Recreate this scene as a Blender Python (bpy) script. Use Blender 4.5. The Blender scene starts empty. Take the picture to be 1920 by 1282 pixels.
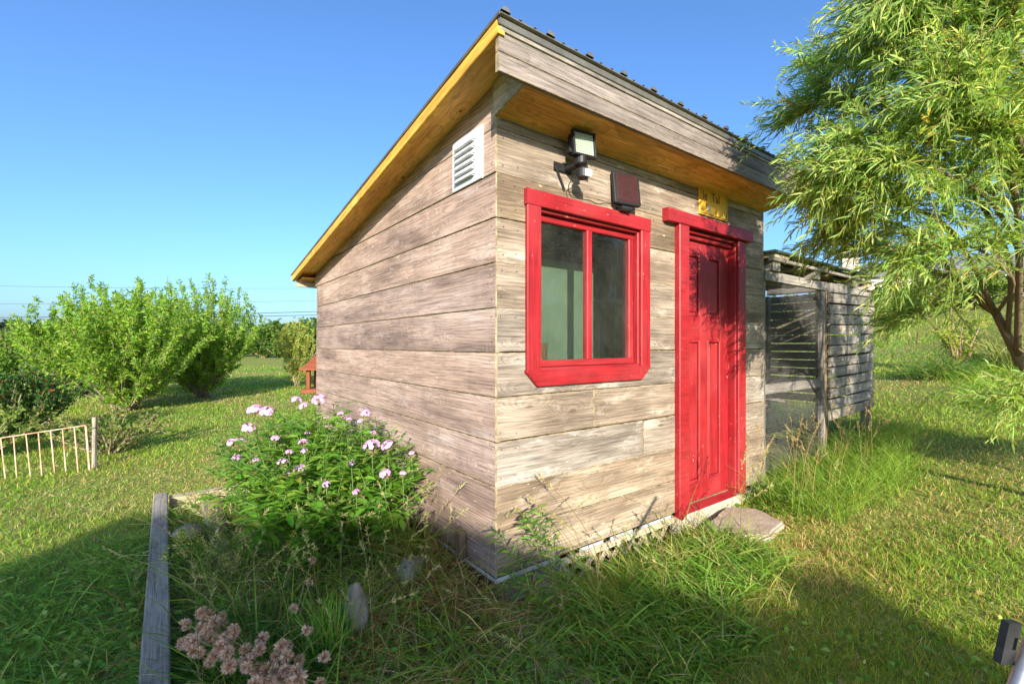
import bpy, bmesh, math, random
import numpy as np
from mathutils import Matrix, Vector

# ------------------------------------------------------------------ camera, sky, sun, exposure
scene = bpy.context.scene
CAM_H = 1.45
cam_data = bpy.data.cameras.new("camera")
cam_data.sensor_width = 36.0
cam_data.lens = 870.0 / 1920.0 * 36.0
cam_data.shift_y = 5.0 / 1920.0
cam_data.clip_start = 0.02
cam_data.clip_end = 2000.0
cam = bpy.data.objects.new("camera", cam_data)
cam.location = (0, 0, CAM_H)
cam.rotation_euler = (math.radians(90), 0, 0)
scene.collection.objects.link(cam)
scene.camera = cam

SUN_ELEV = math.radians(19.0)
SUN_X = 0.10                      # sun stands behind the camera, a hair to its right
sun_h = Vector((SUN_X, -1.0, 0)).normalized()
sun_dir = Vector((sun_h.x * math.cos(SUN_ELEV), sun_h.y * math.cos(SUN_ELEV), math.sin(SUN_ELEV)))
world = bpy.data.worlds.new("World")
scene.world = world
world.use_nodes = True
wn = world.node_tree
wn.nodes.clear()
w_out = wn.nodes.new("ShaderNodeOutputWorld")
w_bg = wn.nodes.new("ShaderNodeBackground")
w_sky = wn.nodes.new("ShaderNodeTexSky")
w_sky.sky_type = 'NISHITA'
w_sky.sun_disc = False
w_sky.sun_elevation = SUN_ELEV
w_sky.sun_rotation = math.atan2(sun_dir.x, sun_dir.y)
w_sky.altitude = 0.0
w_sky.air_density = 1.0
w_sky.dust_density = 1.9
w_sky.ozone_density = 7.0
w_bg.inputs['Strength'].default_value = 0.09
wn.links.new(w_sky.outputs[0], w_bg.inputs['Color'])
wn.links.new(w_bg.outputs[0], w_out.inputs['Surface'])

sun_data = bpy.data.lights.new("sun", 'SUN')
sun_data.energy = 3.1
sun_data.angle = math.radians(0.55)
sun_data.color = (1.0, 0.91, 0.78)
sun = bpy.data.objects.new("sun", sun_data)
sun.rotation_euler = (-sun_dir).to_track_quat('-Z', 'Y').to_euler()
sun.location = (0, -20, 12)
scene.collection.objects.link(sun)

scene.view_settings.view_transform = 'Standard'
scene.view_settings.look = 'None'
scene.view_settings.exposure = 1.78
scene.view_settings.gamma = 1.0
scene.view_settings.use_curve_mapping = False
scene.cycles.max_bounces = 8
scene.cycles.transparent_max_bounces = 12
scene.cycles.use_denoising = True

rng = np.random.default_rng(11)
random.seed(5)
COL = scene.collection
F = 870.0

# ------------------------------------------------------------------ coordinate helpers
SHED = Vector((-0.083, 2.4, 0.0))
U = Vector((0.8013, 0.5984, 0)); Dv = Vector((-0.5984, 0.8013, 0))
SHED_ROT = math.atan2(0.5984, 0.8013)

def S2W(X, Y, Z=0.0):
    """shed coordinates (X along the front, Y into the shed) to world"""
    return Vector((SHED.x + U.x * X + Dv.x * Y, SHED.y + U.y * X + Dv.y * Y, Z))

def S2W_np(X, Y):
    return SHED.x + U.x * X + Dv.x * Y, SHED.y + U.y * X + Dv.y * Y

def W2S_np(x, y):
    a = x - SHED.x; b = y - SHED.y
    return a * U.x + b * U.y, a * Dv.x + b * Dv.y

def at(px, py, depth):
    return Vector(((px - 960) / F * depth, depth, CAM_H + (646 - py) / F * depth))

def hash2(ix, iy, seed):
    h = np.sin(ix * 127.1 + iy * 311.7 + seed * 74.7) * 43758.5453
    return h - np.floor(h)

def vnoise(x, y, scale, seed=0):
    x = np.asarray(x, float) * scale; y = np.asarray(y, float) * scale
    ix = np.floor(x); iy = np.floor(y)
    fx = x - ix; fy = y - iy
    fx = fx * fx * (3 - 2 * fx); fy = fy * fy * (3 - 2 * fy)
    a = hash2(ix, iy, seed); b = hash2(ix + 1, iy, seed)
    c = hash2(ix, iy + 1, seed); d = hash2(ix + 1, iy + 1, seed)
    return (a * (1 - fx) + b * fx) * (1 - fy) + (c * (1 - fx) + d * fx) * fy

def fbm(x, y, scale, seed=0, octv=3):
    s = 0; a = 0.5; t = 0
    for i in range(octv):
        s = s + a * vnoise(x, y, scale * 2 ** i, seed + i * 7); t += a; a *= 0.5
    return s / t

def ground(x, y):
    x = np.asarray(x, float); y = np.asarray(y, float)
    xc = np.minimum(x, 34.0)
    q = xc - 1.2
    r = 0.1 * (np.sqrt(q * q + 2.25) + q) / 2
    r = r + 0.0012 * np.maximum(xc, 0) ** 2
    far = np.clip(y - 8, 0, 200)
    r = r + 0.0035 * far * np.clip(far / 30, 0, 1)
    r = r + 0.03 * (fbm(x, y, 0.6, 3) - 0.5) + 0.10 * (fbm(x, y, 0.12, 9) - 0.5) * np.clip((np.hypot(x, y) - 6) / 10, 0, 1)
    return r

# ------------------------------------------------------------------ objects helpers
def tag(o, label=None, cat=None, group=None, kind=None):
    if label: o['label'] = label
    if cat: o['category'] = cat
    if group: o['group'] = group
    if kind: o['kind'] = kind
    return o

def link(o, parent=None):
    COL.objects.link(o)
    if parent is not None:
        o.parent = parent
    return o

def empty(name, loc=(0, 0, 0), rz=0.0, parent=None):
    o = bpy.data.objects.new(name, None)
    o.empty_display_size = 0.1
    link(o, parent)
    o.location = loc; o.rotation_euler = (0, 0, rz)
    return o

def mesh_obj(name, verts, faces, mats, parent=None, fmat=None, smooth=False):
    me = bpy.data.meshes.new(name)
    me.from_pydata([tuple(v) for v in verts], [], faces)
    if not isinstance(mats, (list, tuple)): mats = [mats]
    for m in mats: me.materials.append(m)
    if fmat is not None: me.polygons.foreach_set('material_index', fmat)
    if smooth: me.polygons.foreach_set('use_smooth', [True] * len(me.polygons))
    me.update()
    o = bpy.data.objects.new(name, me)
    return link(o, parent)

def tri_mesh(name, V, T, mat, parent=None, tint=None, smooth=False):
    me = bpy.data.meshes.new(name)
    nv, nt = len(V), len(T)
    me.vertices.add(nv)
    me.vertices.foreach_set('co', np.asarray(V, np.float32).ravel())
    me.loops.add(nt * 3)
    me.loops.foreach_set('vertex_index', np.asarray(T, np.int32).ravel())
    me.polygons.add(nt)
    me.polygons.foreach_set('loop_start', np.arange(0, nt * 3, 3, dtype=np.int32))
    if smooth:
        me.polygons.foreach_set('use_smooth', np.ones(nt, bool))
    me.update(calc_edges=True)
    if tint is not None:
        a = me.color_attributes.new('tint', 'FLOAT_COLOR', 'POINT')
        c = np.ones((nv, 4), np.float32); c[:, :3] = tint
        a.data.foreach_set('color', c.ravel())
    me.materials.append(mat)
    o = bpy.data.objects.new(name, me)
    return link(o, parent)

class Geo:
    """collects triangle arrays with a colour per vertex"""
    def __init__(s): s.V = []; s.T = []; s.C = []; s.n = 0
    def add(s, V, T, C):
        V = np.asarray(V, float); T = np.asarray(T, int)
        C = np.broadcast_to(np.asarray(C, float), (len(V), 3))
        s.V.append(V); s.T.append(T + s.n); s.C.append(C); s.n += len(V)
    def build(s, name, mat, parent=None, smooth=False):
        return tri_mesh(name, np.concatenate(s.V), np.concatenate(s.T), mat, parent, np.concatenate(s.C), smooth)

def norm(a):
    return a / np.maximum(np.linalg.norm(a, axis=-1, keepdims=True), 1e-9)

GRASS_PROF = (1.0, 0.92, 0.7, 0.45)
def strips(P, D, L, W, C, droop=None, k=2, prof=None, side=None, fold=0.0):
    """N tapered strips: root P, direction D, length L, width W, colour C, droop = vector added as t^2"""
    N = len(P)
    P = np.asarray(P, float); D = norm(np.asarray(D, float))
    L = np.broadcast_to(np.asarray(L, float), (N,)); W = np.broadcast_to(np.asarray(W, float), (N,))
    if droop is None: droop = np.zeros((N, 3))
    if side is None:
        a = rng.uniform(0, 2 * np.pi, N)
        h = np.stack([np.cos(a), np.sin(a), 0.3 * rng.normal(size=N)], 1)
        side = norm(np.cross(D, h))
    if prof is None:
        prof = GRASS_PROF
    ts = np.arange(k + 1) / k
    V = np.zeros((N, 2 * k + 1, 3))
    nrm = norm(np.cross(side, D))
    for i in range(k):
        t = ts[i]
        c = P + D * (L * t)[:, None] + droop * (t * t)
        w = (W * 0.5 * prof[i])[:, None]
        lift = nrm * (w * fold)
        V[:, 2 * i] = c - side * w + lift
        V[:, 2 * i + 1] = c + side * w + lift
    V[:, 2 * k] = P + D * L[:, None] + droop
    T = []
    for i in range(k - 1):
        a, b, c, d = 2 * i, 2 * i + 1, 2 * i + 2, 2 * i + 3
        T += [(a, b, d), (a, d, c)]
    T += [(2 * k - 2, 2 * k - 1, 2 * k)]
    T = np.array(T)
    TT = (T[None] + (np.arange(N) * (2 * k + 1))[:, None, None]).reshape(-1, 3)
    CC = np.repeat(np.broadcast_to(np.asarray(C, float), (N, 3)), 2 * k + 1, axis=0)
    return V.reshape(-1, 3), TT, CC

LEAF = (0.25, 0.95, 0.8, 0.5)
def leaves(P, D, L, W, C, k=3, droop=None, side=None):
    return strips(P, D, L, W, C, droop=droop, k=k, prof=LEAF if k > 2 else (0.3, 1.0), side=side)

def broad_leaves(P, D, Nn, L, W, C, fold=0.35, sag=0.15):
    """pointed oval leaves with a folded midrib: 6 tris"""
    N = len(P)
    D = norm(np.asarray(D, float)); S = norm(np.cross(D, Nn)); Nn = norm(np.cross(S, D))
    L = np.broadcast_to(np.asarray(L, float), (N,))[:, None]; W = np.broadcast_to(np.asarray(W, float), (N,))[:, None] * 0.5
    down = np.array([0, 0, -1.0])
    V = np.zeros((N, 8, 3))
    mid = lambda t: P + D * L * t + down * (L * sag * t * t)
    V[:, 0] = mid(0); V[:, 1] = mid(0.35); V[:, 2] = mid(0.7); V[:, 3] = mid(1.0)
    V[:, 4] = mid(0.33) - S * W + Nn * W * fold; V[:, 5] = mid(0.33) + S * W + Nn * W * fold
    V[:, 6] = mid(0.7) - S * W * 0.72 + Nn * W * 0.72 * fold; V[:, 7] = mid(0.7) + S * W * 0.72 + Nn * W * 0.72 * fold
    T = np.array([(0, 1, 4), (0, 5, 1), (1, 2, 6), (1, 6, 4), (1, 5, 7), (1, 7, 2), (2, 3, 6), (2, 7, 3)])
    TT = (T[None] + (np.arange(N) * 8)[:, None, None]).reshape(-1, 3)
    CC = np.repeat(np.broadcast_to(np.asarray(C, float), (N, 3)), 8, axis=0)
    return V.reshape(-1, 3), TT, CC

def tube(pts, rad, sides=6, col=(0.2, 0.15, 0.1)):
    pts = np.asarray(pts, float); n = len(pts)
    rad = np.broadcast_to(np.asarray(rad, float), (n,))
    tan = norm(np.gradient(pts, axis=0))
    ref = np.array([0.31, 0.17, 0.93]) if abs(tan[0, 2]) < 0.8 else np.array([0.95, 0.2, 0.1])
    a = norm(np.cross(tan, ref)); b = np.cross(tan, a)
    ang = np.arange(sides) * 2 * np.pi / sides
    V = pts[:, None] + rad[:, None, None] * (np.cos(ang)[None, :, None] * a[:, None] + np.sin(ang)[None, :, None] * b[:, None])
    T = []
    for i in range(n - 1):
        for j in range(sides):
            q = (j + 1) % sides
            T += [(i * sides + j, i * sides + q, (i + 1) * sides + q), (i * sides + j, (i + 1) * sides + q, (i + 1) * sides + j)]
    for j in range(1, sides - 1):
        T.append((0, j + 1, j)); T.append(((n - 1) * sides, (n - 1) * sides + j, (n - 1) * sides + j + 1))
    return V.reshape(-1, 3), np.array(T), np.broadcast_to(np.asarray(col, float), (n * sides, 3))

def spline(ctrl, n):
    c = np.asarray([tuple(v) for v in ctrl], float)
    c = np.vstack([2 * c[0] - c[1], c, 2 * c[-1] - c[-2]])
    m = len(c) - 3
    out = []
    for t in np.linspace(0, m - 1e-6, n):
        i = int(t); f = t - i
        p0, p1, p2, p3 = c[i:i + 4]
        out.append(0.5 * ((2 * p1) + (-p0 + p2) * f + (2 * p0 - 5 * p1 + 4 * p2 - p3) * f * f + (-p0 + 3 * p1 - 3 * p2 + p3) * f ** 3))
    return np.array(out)

def pick(palette, n, jit=0.18):
    pal = np.asarray([p[:3] for p in palette], float)
    w = np.asarray([p[3] if len(p) > 3 else 1 for p in palette], float); w /= w.sum()
    c = pal[rng.choice(len(pal), n, p=w)]
    return np.clip(c * (1 + jit * rng.normal(size=(n, 1))) * (1 + 0.06 * rng.normal(size=(n, 3))), 0.004, 0.9)

# ------------------------------------------------------------------ materials
def new_mat(name):
    m = bpy.data.materials.new(name); m.use_nodes = True
    nt = m.node_tree
    b = nt.nodes['Principled BSDF']
    return m, nt, b

def N(nt, typ, **kw):
    n = nt.nodes.new('ShaderNode' + typ)
    for k, v in kw.items():
        if k.startswith('i_'):
            n.inputs[k[2:].replace('_', ' ')].default_value = v
        elif k.startswith('n_'):
            n.inputs[int(k[2:])].default_value = v
        else:
            setattr(n, k, v)
    return n

def ramp(nt, stops, fac=None, interp='LINEAR'):
    r = nt.nodes.new('ShaderNodeValToRGB')
    r.color_ramp.interpolation = interp
    e = r.color_ramp.elements
    while len(e) < len(stops): e.new(0.5)
    for i, (p, c) in enumerate(stops):
        e[i].position = p
        e[i].color = (c, c, c, 1) if np.isscalar(c) else (*c, 1)
    if fac is not None: nt.links.new(fac, r.inputs['Fac'])
    return r

def mixc(nt, a, b, fac, mode='MIX'):
    m = nt.nodes.new('ShaderNodeMix'); m.data_type = 'RGBA'; m.blend_type = mode
    def setin(sock, v):
        if hasattr(v, 'is_linked') or hasattr(v, 'links'): nt.links.new(v, sock)
        elif np.isscalar(v): sock.default_value = v
        else: sock.default_value = (*v, 1) if len(v) == 3 else v
    setin(m.inputs['Factor'], fac)
    setin(m.inputs[6], a); setin(m.inputs[7], b)
    return m.outputs[2]

def mapping(nt, src, scale, rot=(0, 0, 0), loc=(0, 0, 0)):
    mp = N(nt, 'Mapping')
    mp.inputs['Scale'].default_value = scale; mp.inputs['Rotation'].default_value = rot; mp.inputs['Location'].default_value = loc
    nt.links.new(src, mp.inputs['Vector'])
    return mp.outputs[0]

def noise(nt, vec, scale, detail=4, rough=0.6, dist=0.0):
    n = N(nt, 'TexNoise'); n.inputs['Scale'].default_value = scale; n.inputs['Detail'].default_value = detail
    n.inputs['Roughness'].default_value = rough; n.inputs['Distortion'].default_value = dist
    nt.links.new(vec, n.inputs['Vector'])
    return n.outputs['Fac']

def bump(nt, b, h, strength=0.3, dist=0.01):
    n = N(nt, 'Bump'); n.inputs['Strength'].default_value = strength; n.inputs['Distance'].default_value = dist
    nt.links.new(h, n.inputs['Height']); nt.links.new(n.outputs[0], b.inputs['Normal'])

def rand_coords(nt, spread=37.0):
    tc = N(nt, 'TexCoord'); oi = N(nt, 'ObjectInfo')
    c = N(nt, 'CombineXYZ')
    m1 = N(nt, 'Math', operation='MULTIPLY'); m1.inputs[1].default_value = spread
    m2 = N(nt, 'Math', operation='MULTIPLY'); m2.inputs[1].default_value = spread * 1.7
    nt.links.new(oi.outputs['Random'], m1.inputs[0]); nt.links.new(oi.outputs['Random'], m2.inputs[0])
    nt.links.new(m1.outputs[0], c.inputs[0]); nt.links.new(m2.outputs[0], c.inputs[1]); nt.links.new(m2.outputs[0], c.inputs[2])
    v = N(nt, 'VectorMath', operation='ADD')
    nt.links.new(tc.outputs['Object'], v.inputs[0]); nt.links.new(c.outputs[0], v.inputs[1])
    return v.outputs[0], oi.outputs['Random'], tc.outputs['Object']

def wood_mat(name, dark, mid, light, tint_a=None, tint_b=None, knot=0.8, knot_col=(0.05, 0.03, 0.02), streak=0.5, stain=0.0, stain_col=(0.03, 0.025, 0.02),
             pale=0.0, pale_col=(0.6, 0.55, 0.5), rough=0.85, bump_s=0.35, ring=9.0, knot_scale=(2.2, 6.5, 6.5), chips=0.0, chip_col=(0.66, 0.58, 0.48)):
    m, nt, b = new_mat(name)
    v, rnd, obj = rand_coords(nt)
    # ring pattern: stretched along X, warped
    warp = N(nt, 'TexNoise'); warp.inputs['Scale'].default_value = 1.0; warp.inputs['Detail'].default_value = 2
    nt.links.new(mapping(nt, v, (1.7, 5.0, 5.0)), warp.inputs['Vector'])
    wv = N(nt, 'VectorMath', operation='SCALE'); wv.inputs['Scale'].default_value = 0.055
    nt.links.new(warp.outputs['Color'], wv.inputs[0])
    av = N(nt, 'VectorMath', operation='ADD'); nt.links.new(v, av.inputs[0]); nt.links.new(wv.outputs[0], av.inputs[1])
    # knots
    vo = N(nt, 'TexVoronoi'); vo.inputs['Scale'].default_value = 1.0; vo.inputs['Randomness'].default_value = 1.0
    nt.links.new(mapping(nt, v, knot_scale), vo.inputs['Vector'])
    kd = vo.outputs['Distance']
    # rings bend around the knots
    kinf = ramp(nt, [(0.0, 1.0), (0.45, 0.0)], kd).outputs[0]
    wave = N(nt, 'TexWave', wave_type='BANDS', bands_direction='Z', wave_profile='SAW')
    wave.inputs['Scale'].default_value = ring; wave.inputs['Distortion'].default_value = 1.4; wave.inputs['Detail'].default_value = 2
    wave.inputs['Detail Scale'].default_value = 0.8
    kk = N(nt, 'VectorMath', operation='SCALE'); kk.inputs['Scale'].default_value = 0.12
    nt.links.new(kinf, kk.inputs[0])
    av2 = N(nt, 'VectorMath', operation='ADD'); nt.links.new(av.outputs[0], av2.inputs[0]); nt.links.new(kk.outputs[0], av2.inputs[1])
    nt.links.new(mapping(nt, av2.outputs[0], (0.22, 1.0, 1.0)), wave.inputs['Vector'])
    fib = noise(nt, mapping(nt, v, (6.0, 210.0, 210.0)), 1.0, 3, 0.65)
    fib2 = noise(nt, mapping(nt, v, (1.8, 48.0, 48.0)), 1.0, 6, 0.72)
    big = noise(nt, mapping(nt, v, (1.1, 4.5, 4.5)), 1.0, 3, 0.6)
    base = ramp(nt, [(0.28, dark), (0.5, mid), (0.74, light)], big).outputs[0]
    c = mixc(nt, base, ramp(nt, [(0.3, 0.42), (0.52, 1.0), (0.75, 1.25)], fib2).outputs[0], streak, 'MULTIPLY')
    c = mixc(nt, c, ramp(nt, [(0.0, 0.72), (0.55, 1.0), (1.0, 1.12)], wave.outputs['Fac']).outputs[0], 0.75, 'MULTIPLY')
    c = mixc(nt, c, ramp(nt, [(0.34, 0.45), (0.52, 1.0), (0.8, 1.2)], fib).outputs[0], 0.85, 'MULTIPLY')
    if chips > 0:
        cm = ramp(nt, [(0.70, 0.0), (0.735, 1.0)], noise(nt, mapping(nt, v, (16, 34, 34), loc=(3, 5, 2)), 1.0, 2, 0.6)).outputs[0]
        cf = N(nt, 'Math', operation='MULTIPLY'); cf.inputs[1].default_value = chips; nt.links.new(cm, cf.inputs[0])
        c = mixc(nt, c, chip_col, cf.outputs[0])
    if pale > 0:
        pm = ramp(nt, [(0.56, 0.0), (0.72, 1.0)], noise(nt, mapping(nt, v, (2.4, 9.0, 9.0), loc=(7, 3, 1)), 1.0, 5, 0.7)).outputs[0]
        pf = N(nt, 'Math', operation='MULTIPLY'); pf.inputs[1].default_value = pale; nt.links.new(pm, pf.inputs[0])
        c = mixc(nt, c, pale_col, pf.outputs[0])
    if stain > 0:
        sm = ramp(nt, [(0.55, 0.0), (0.78, 1.0)], noise(nt, mapping(nt, v, (9.0, 9.0, 2.2), loc=(1, 9, 4)), 1.0, 3, 0.6)).outputs[0]
        sf = N(nt, 'Math', operation='MULTIPLY'); sf.inputs[1].default_value = stain; nt.links.new(sm, sf.inputs[0])
        c = mixc(nt, c, stain_col, sf.outputs[0])
    if knot > 0:
        # only some cells keep their knot
        sel = ramp(nt, [(0.50, 0.0), (0.55, 1.0)], noise(nt, vo.outputs['Position'], 3.1, 0)).outputs[0]
        km = ramp(nt, [(0.0, 1.0), (0.055, 0.9), (0.09, 0.0)], kd).outputs[0]
        kf = N(nt, 'Math', operation='MULTIPLY'); nt.links.new(km, kf.inputs[0]); nt.links.new(sel, kf.inputs[1])
        kf2 = N(nt, 'Math', operation='MULTIPLY'); kf2.inputs[1].default_value = knot; nt.links.new(kf.outputs[0], kf2.inputs[0])
        c = mixc(nt, c, knot_col, kf2.outputs[0])
    if tint_a is not None:
        tr = ramp(nt, [(0.0, tint_a), (1.0, tint_b)], rnd).outputs[0]
        c = mixc(nt, c, tr, 1.0, 'MULTIPLY')
    nt.links.new(c, b.inputs['Base Color'])
    b.inputs['Roughness'].default_value = rough
    b.inputs['Specular IOR Level'].default_value = 0.25
    hb = N(nt, 'Math', operation='ADD'); nt.links.new(fib, hb.inputs[0]); nt.links.new(wave.outputs['Fac'], hb.inputs[1])
    bump(nt, b, hb.outputs[0], bump_s, 0.004)
    return m

def noise_mat(name, a, bcol, scale=8.0, rough=0.8, spec=0.3, bump_s=0.2, bump_scale=None, metallic=0.0, specks=None, speck_scale=60, speck_thr=0.72, stretch=(1, 1, 1), bdist=0.01):
    m, nt, b = new_mat(name)
    v, rnd, obj = rand_coords(nt)
    n1 = noise(nt, mapping(nt, v, stretch), scale, 5, 0.65)
    c = ramp(nt, [(0.3, a), (0.7, bcol)], n1).outputs[0]
    if specks is not None:
        sp = ramp(nt, [(speck_thr, 0.0), (speck_thr + 0.04, 1.0)], noise(nt, mapping(nt, v, stretch), speck_scale, 3, 0.7)).outputs[0]
        c = mixc(nt, c, specks, sp)
    nt.links.new(c, b.inputs['Base Color'])
    b.inputs['Roughness'].default_value = rough; b.inputs['Specular IOR Level'].default_value = spec; b.inputs['Metallic'].default_value = metallic
    if bump_s:
        bump(nt, b, noise(nt, v, bump_scale or scale * 4, 4, 0.6), bump_s, bdist)
    return m

M = {}
M['side_wood'] = wood_mat('weathered_side_boards', (0.23, 0.165, 0.135), (0.45, 0.33, 0.265), (0.60, 0.47, 0.39), (0.92, 0.90, 0.90), (1.08, 1.02, 0.96),
                          knot=0.5, knot_col=(0.13, 0.08, 0.06), stain=0.3, stain_col=(0.13, 0.10, 0.10), pale=0.55, pale_col=(0.60, 0.54, 0.50), ring=17, streak=0.75, chips=0.7)
M['front_wood'] = wood_mat('weathered_front_boards', (0.13, 0.105, 0.082), (0.29, 0.24, 0.19), (0.48, 0.425, 0.355), (0.98, 0.98, 0.98), (1.0, 0.88, 0.72),
                           knot=0.75, knot_col=(0.10, 0.07, 0.05), stain=0.25, stain_col=(0.12, 0.10, 0.085), pale=0.6, pale_col=(0.60, 0.56, 0.50), ring=15, streak=0.8, chips=0.7)
M['grey_wood'] = wood_mat('silver_grey_wood', (0.13, 0.12, 0.105), (0.28, 0.255, 0.22), (0.43, 0.395, 0.345), (0.90, 0.9, 0.9), (1.1, 1.04, 0.94),
                          knot=0.5, stain=0.45, stain_col=(0.07, 0.07, 0.065), pale=0.3, ring=9)
M['fascia_wood'] = wood_mat('fascia_boards', (0.13, 0.108, 0.09), (0.23, 0.195, 0.165), (0.33, 0.285, 0.245), (0.95, 0.95, 0.98), (1.05, 1.0, 0.95), knot=0.5,
                            knot_col=(0.3, 0.24, 0.2), stain=0.2, pale=0.35, pale_col=(0.42, 0.38, 0.33), ring=9)
M['soffit'] = wood_mat('orange_stained_ply', (0.72, 0.33, 0.06), (0.90, 0.47, 0.11), (0.95, 0.58, 0.19), knot=1.0, knot_col=(0.12, 0.025, 0.005), streak=0.5,
                       stain=0.25, stain_col=(0.30, 0.11, 0.03), rough=0.6, bump_s=0.15, ring=5, knot_scale=(4.2, 7.5, 7.5))
M['rake_trim'] = wood_mat('yellow_trim', (0.66, 0.33, 0.045), (0.78, 0.42, 0.06), (0.86, 0.50, 0.10), knot=0.2, streak=0.2, rough=0.55, bump_s=0.1, ring=4)
M['raw_wood'] = wood_mat('pale_raw_wood', (0.38, 0.29, 0.18), (0.52, 0.42, 0.28), (0.64, 0.54, 0.38), knot=0.5, knot_col=(0.2, 0.12, 0.06), stain=0.3, ring=6)
M['edge'] = noise_mat('raw_board_edge', (0.05, 0.035, 0.02), (0.50, 0.39, 0.22), scale=22, rough=0.9, bump_s=0, stretch=(1, 1, 1))
M['dark_wood'] = wood_mat('old_brown_lumber', (0.09, 0.055, 0.03), (0.17, 0.11, 0.065), (0.27, 0.19, 0.12), (0.8, 0.8, 0.8), (1.15, 1.1, 1.0), knot=0.6, ring=8)
M['sheath'] = noise_mat('inner_sheathing', (0.07, 0.05, 0.035), (0.13, 0.09, 0.06), scale=12, rough=0.95, bump_s=0)
M['bird_red'] = wood_mat('red_brown_stain', (0.15, 0.042, 0.02), (0.22, 0.062, 0.028), (0.27, 0.085, 0.04), knot=0.3, rough=0.6, ring=8)
M['concrete'] = noise_mat('sill_concrete', (0.33, 0.27, 0.20), (0.52, 0.45, 0.35), scale=14, bump_s=0.3, bdist=0.006)
M['stone'] = noise_mat('tan_stone', (0.29, 0.235, 0.17), (0.48, 0.40, 0.30), scale=11, bump_s=0.5, bdist=0.01, specks=(0.6, 0.55, 0.48), speck_scale=90)
M['grey_stone'] = noise_mat('grey_stone', (0.14, 0.13, 0.105), (0.30, 0.285, 0.24), scale=9, bump_s=0.5, bdist=0.01, specks=(0.5, 0.5, 0.45), speck_scale=70)
M['tan_dark'] = noise_mat('brown_stone', (0.16, 0.125, 0.09), (0.30, 0.245, 0.18), scale=9, bump_s=0.6, bdist=0.012)
M['soil'] = noise_mat('bed_soil', (0.12, 0.095, 0.05), (0.30, 0.25, 0.13), scale=9, bump_s=0.8, bdist=0.02)
M['white_metal'] = noise_mat('white_painted_vent', (0.74, 0.74, 0.73), (0.82, 0.82, 0.81), scale=5, rough=0.45, bump_s=0)
M['flashing'] = noise_mat('white_flashing', (0.28, 0.29, 0.29), (0.52, 0.53, 0.53), scale=9, rough=0.5, bump_s=0.1)
M['roof_metal'] = noise_mat('roof_steel', (0.15, 0.14, 0.115), (0.26, 0.245, 0.20), scale=6, rough=0.45, metallic=0.6, bump_s=0.05)
M['green_sheet'] = noise_mat('dark_green_roof_sheet', (0.03, 0.05, 0.035), (0.07, 0.10, 0.07), scale=10, rough=0.6, bump_s=0.1)
M['black_plastic'] = noise_mat('black_plastic', (0.010, 0.010, 0.011), (0.022, 0.022, 0.024), scale=20, rough=0.5, spec=0.35, bump_s=0.05)
M['grey_metal'] = noise_mat('grey_metal', (0.28, 0.29, 0.30), (0.42, 0.43, 0.44), scale=12, rough=0.4, metallic=0.7, bump_s=0.05)
M['wire'] = noise_mat('galvanised_wire', (0.10, 0.095, 0.085), (0.18, 0.17, 0.155), scale=20, rough=0.6, metallic=0.2, bump_s=0)
M['rust_paint'] = noise_mat('rusty_white_paint', (0.36, 0.14, 0.04), (0.60, 0.50, 0.38), scale=6, rough=0.7, bump_s=0.2, stretch=(1, 1, 1), bdist=0.003)
M['cable'] = noise_mat('cable_black', (0.015, 0.015, 0.015), (0.03, 0.03, 0.03), scale=10, bump_s=0)
M['white_wall'] = noise_mat('white_house_paint', (0.68, 0.69, 0.70), (0.78, 0.78, 0.78), scale=2, bump_s=0)
M['slate'] = noise_mat('grey_shingle_roof', (0.12, 0.12, 0.135), (0.19, 0.185, 0.20), scale=9, bump_s=0.2)
M['chimney'] = noise_mat('chimney_masonry', (0.40, 0.35, 0.28), (0.56, 0.50, 0.41), scale=5, bump_s=0.3)
M['green_board'] = noise_mat('green_board_inside', (0.085, 0.125, 0.09), (0.13, 0.175, 0.13), scale=4, rough=0.9, bump_s=0.1)
M['ink'] = noise_mat('brown_ink', (0.07, 0.03, 0.01), (0.10, 0.045, 0.015), scale=20, bump_s=0)
M['sign_yellow'] = noise_mat('yellow_sign_paint', (0.66, 0.36, 0.03), (0.80, 0.48, 0.05), scale=7, rough=0.6, bump_s=0.15, specks=(0.75, 0.62, 0.35), speck_scale=25, speck_thr=0.66)
M['bark'] = noise_mat('willow_bark', (0.12, 0.085, 0.055), (0.24, 0.18, 0.12), scale=20, rough=0.9, bump_s=0.6, stretch=(1, 1, 0.3), bdist=0.01)

def paint_red():
    m, nt, b = new_mat('red_paint')
    v, rnd, obj = rand_coords(nt)
    n1 = noise(nt, v, 5.0, 4, 0.6)
    c = ramp(nt, [(0.3, (0.25, 0.010, 0.014)), (0.7, (0.34, 0.015, 0.020))], n1).outputs[0]
    fib = noise(nt, mapping(nt, v, (4, 90, 90)), 1.0, 3, 0.6)
    c = mixc(nt, c, ramp(nt, [(0.32, 0.55), (0.58, 1.0), (0.75, 1.2)], fib).outputs[0], 0.8, 'MULTIPLY')
    chips = ramp(nt, [(0.675, 0.0), (0.69, 0.8)], noise(nt, mapping(nt, v, (14, 45, 45)), 1.0, 4, 0.75)).outputs[0]
    c = mixc(nt, c, (0.62, 0.42, 0.36), chips)
    fade = ramp(nt, [(0.45, 0.0), (0.75, 0.4)], noise(nt, v, 2.3, 4, 0.6)).outputs[0]
    c = mixc(nt, c, (0.40, 0.07, 0.07), fade)
    nt.links.new(c, b.inputs['Base Color'])
    b.inputs['Roughness'].default_value = 0.5; b.inputs['Specular IOR Level'].default_value = 0.35
    bump(nt, b, fib, 0.25, 0.003)
    return m
M['red'] = paint_red()

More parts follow.
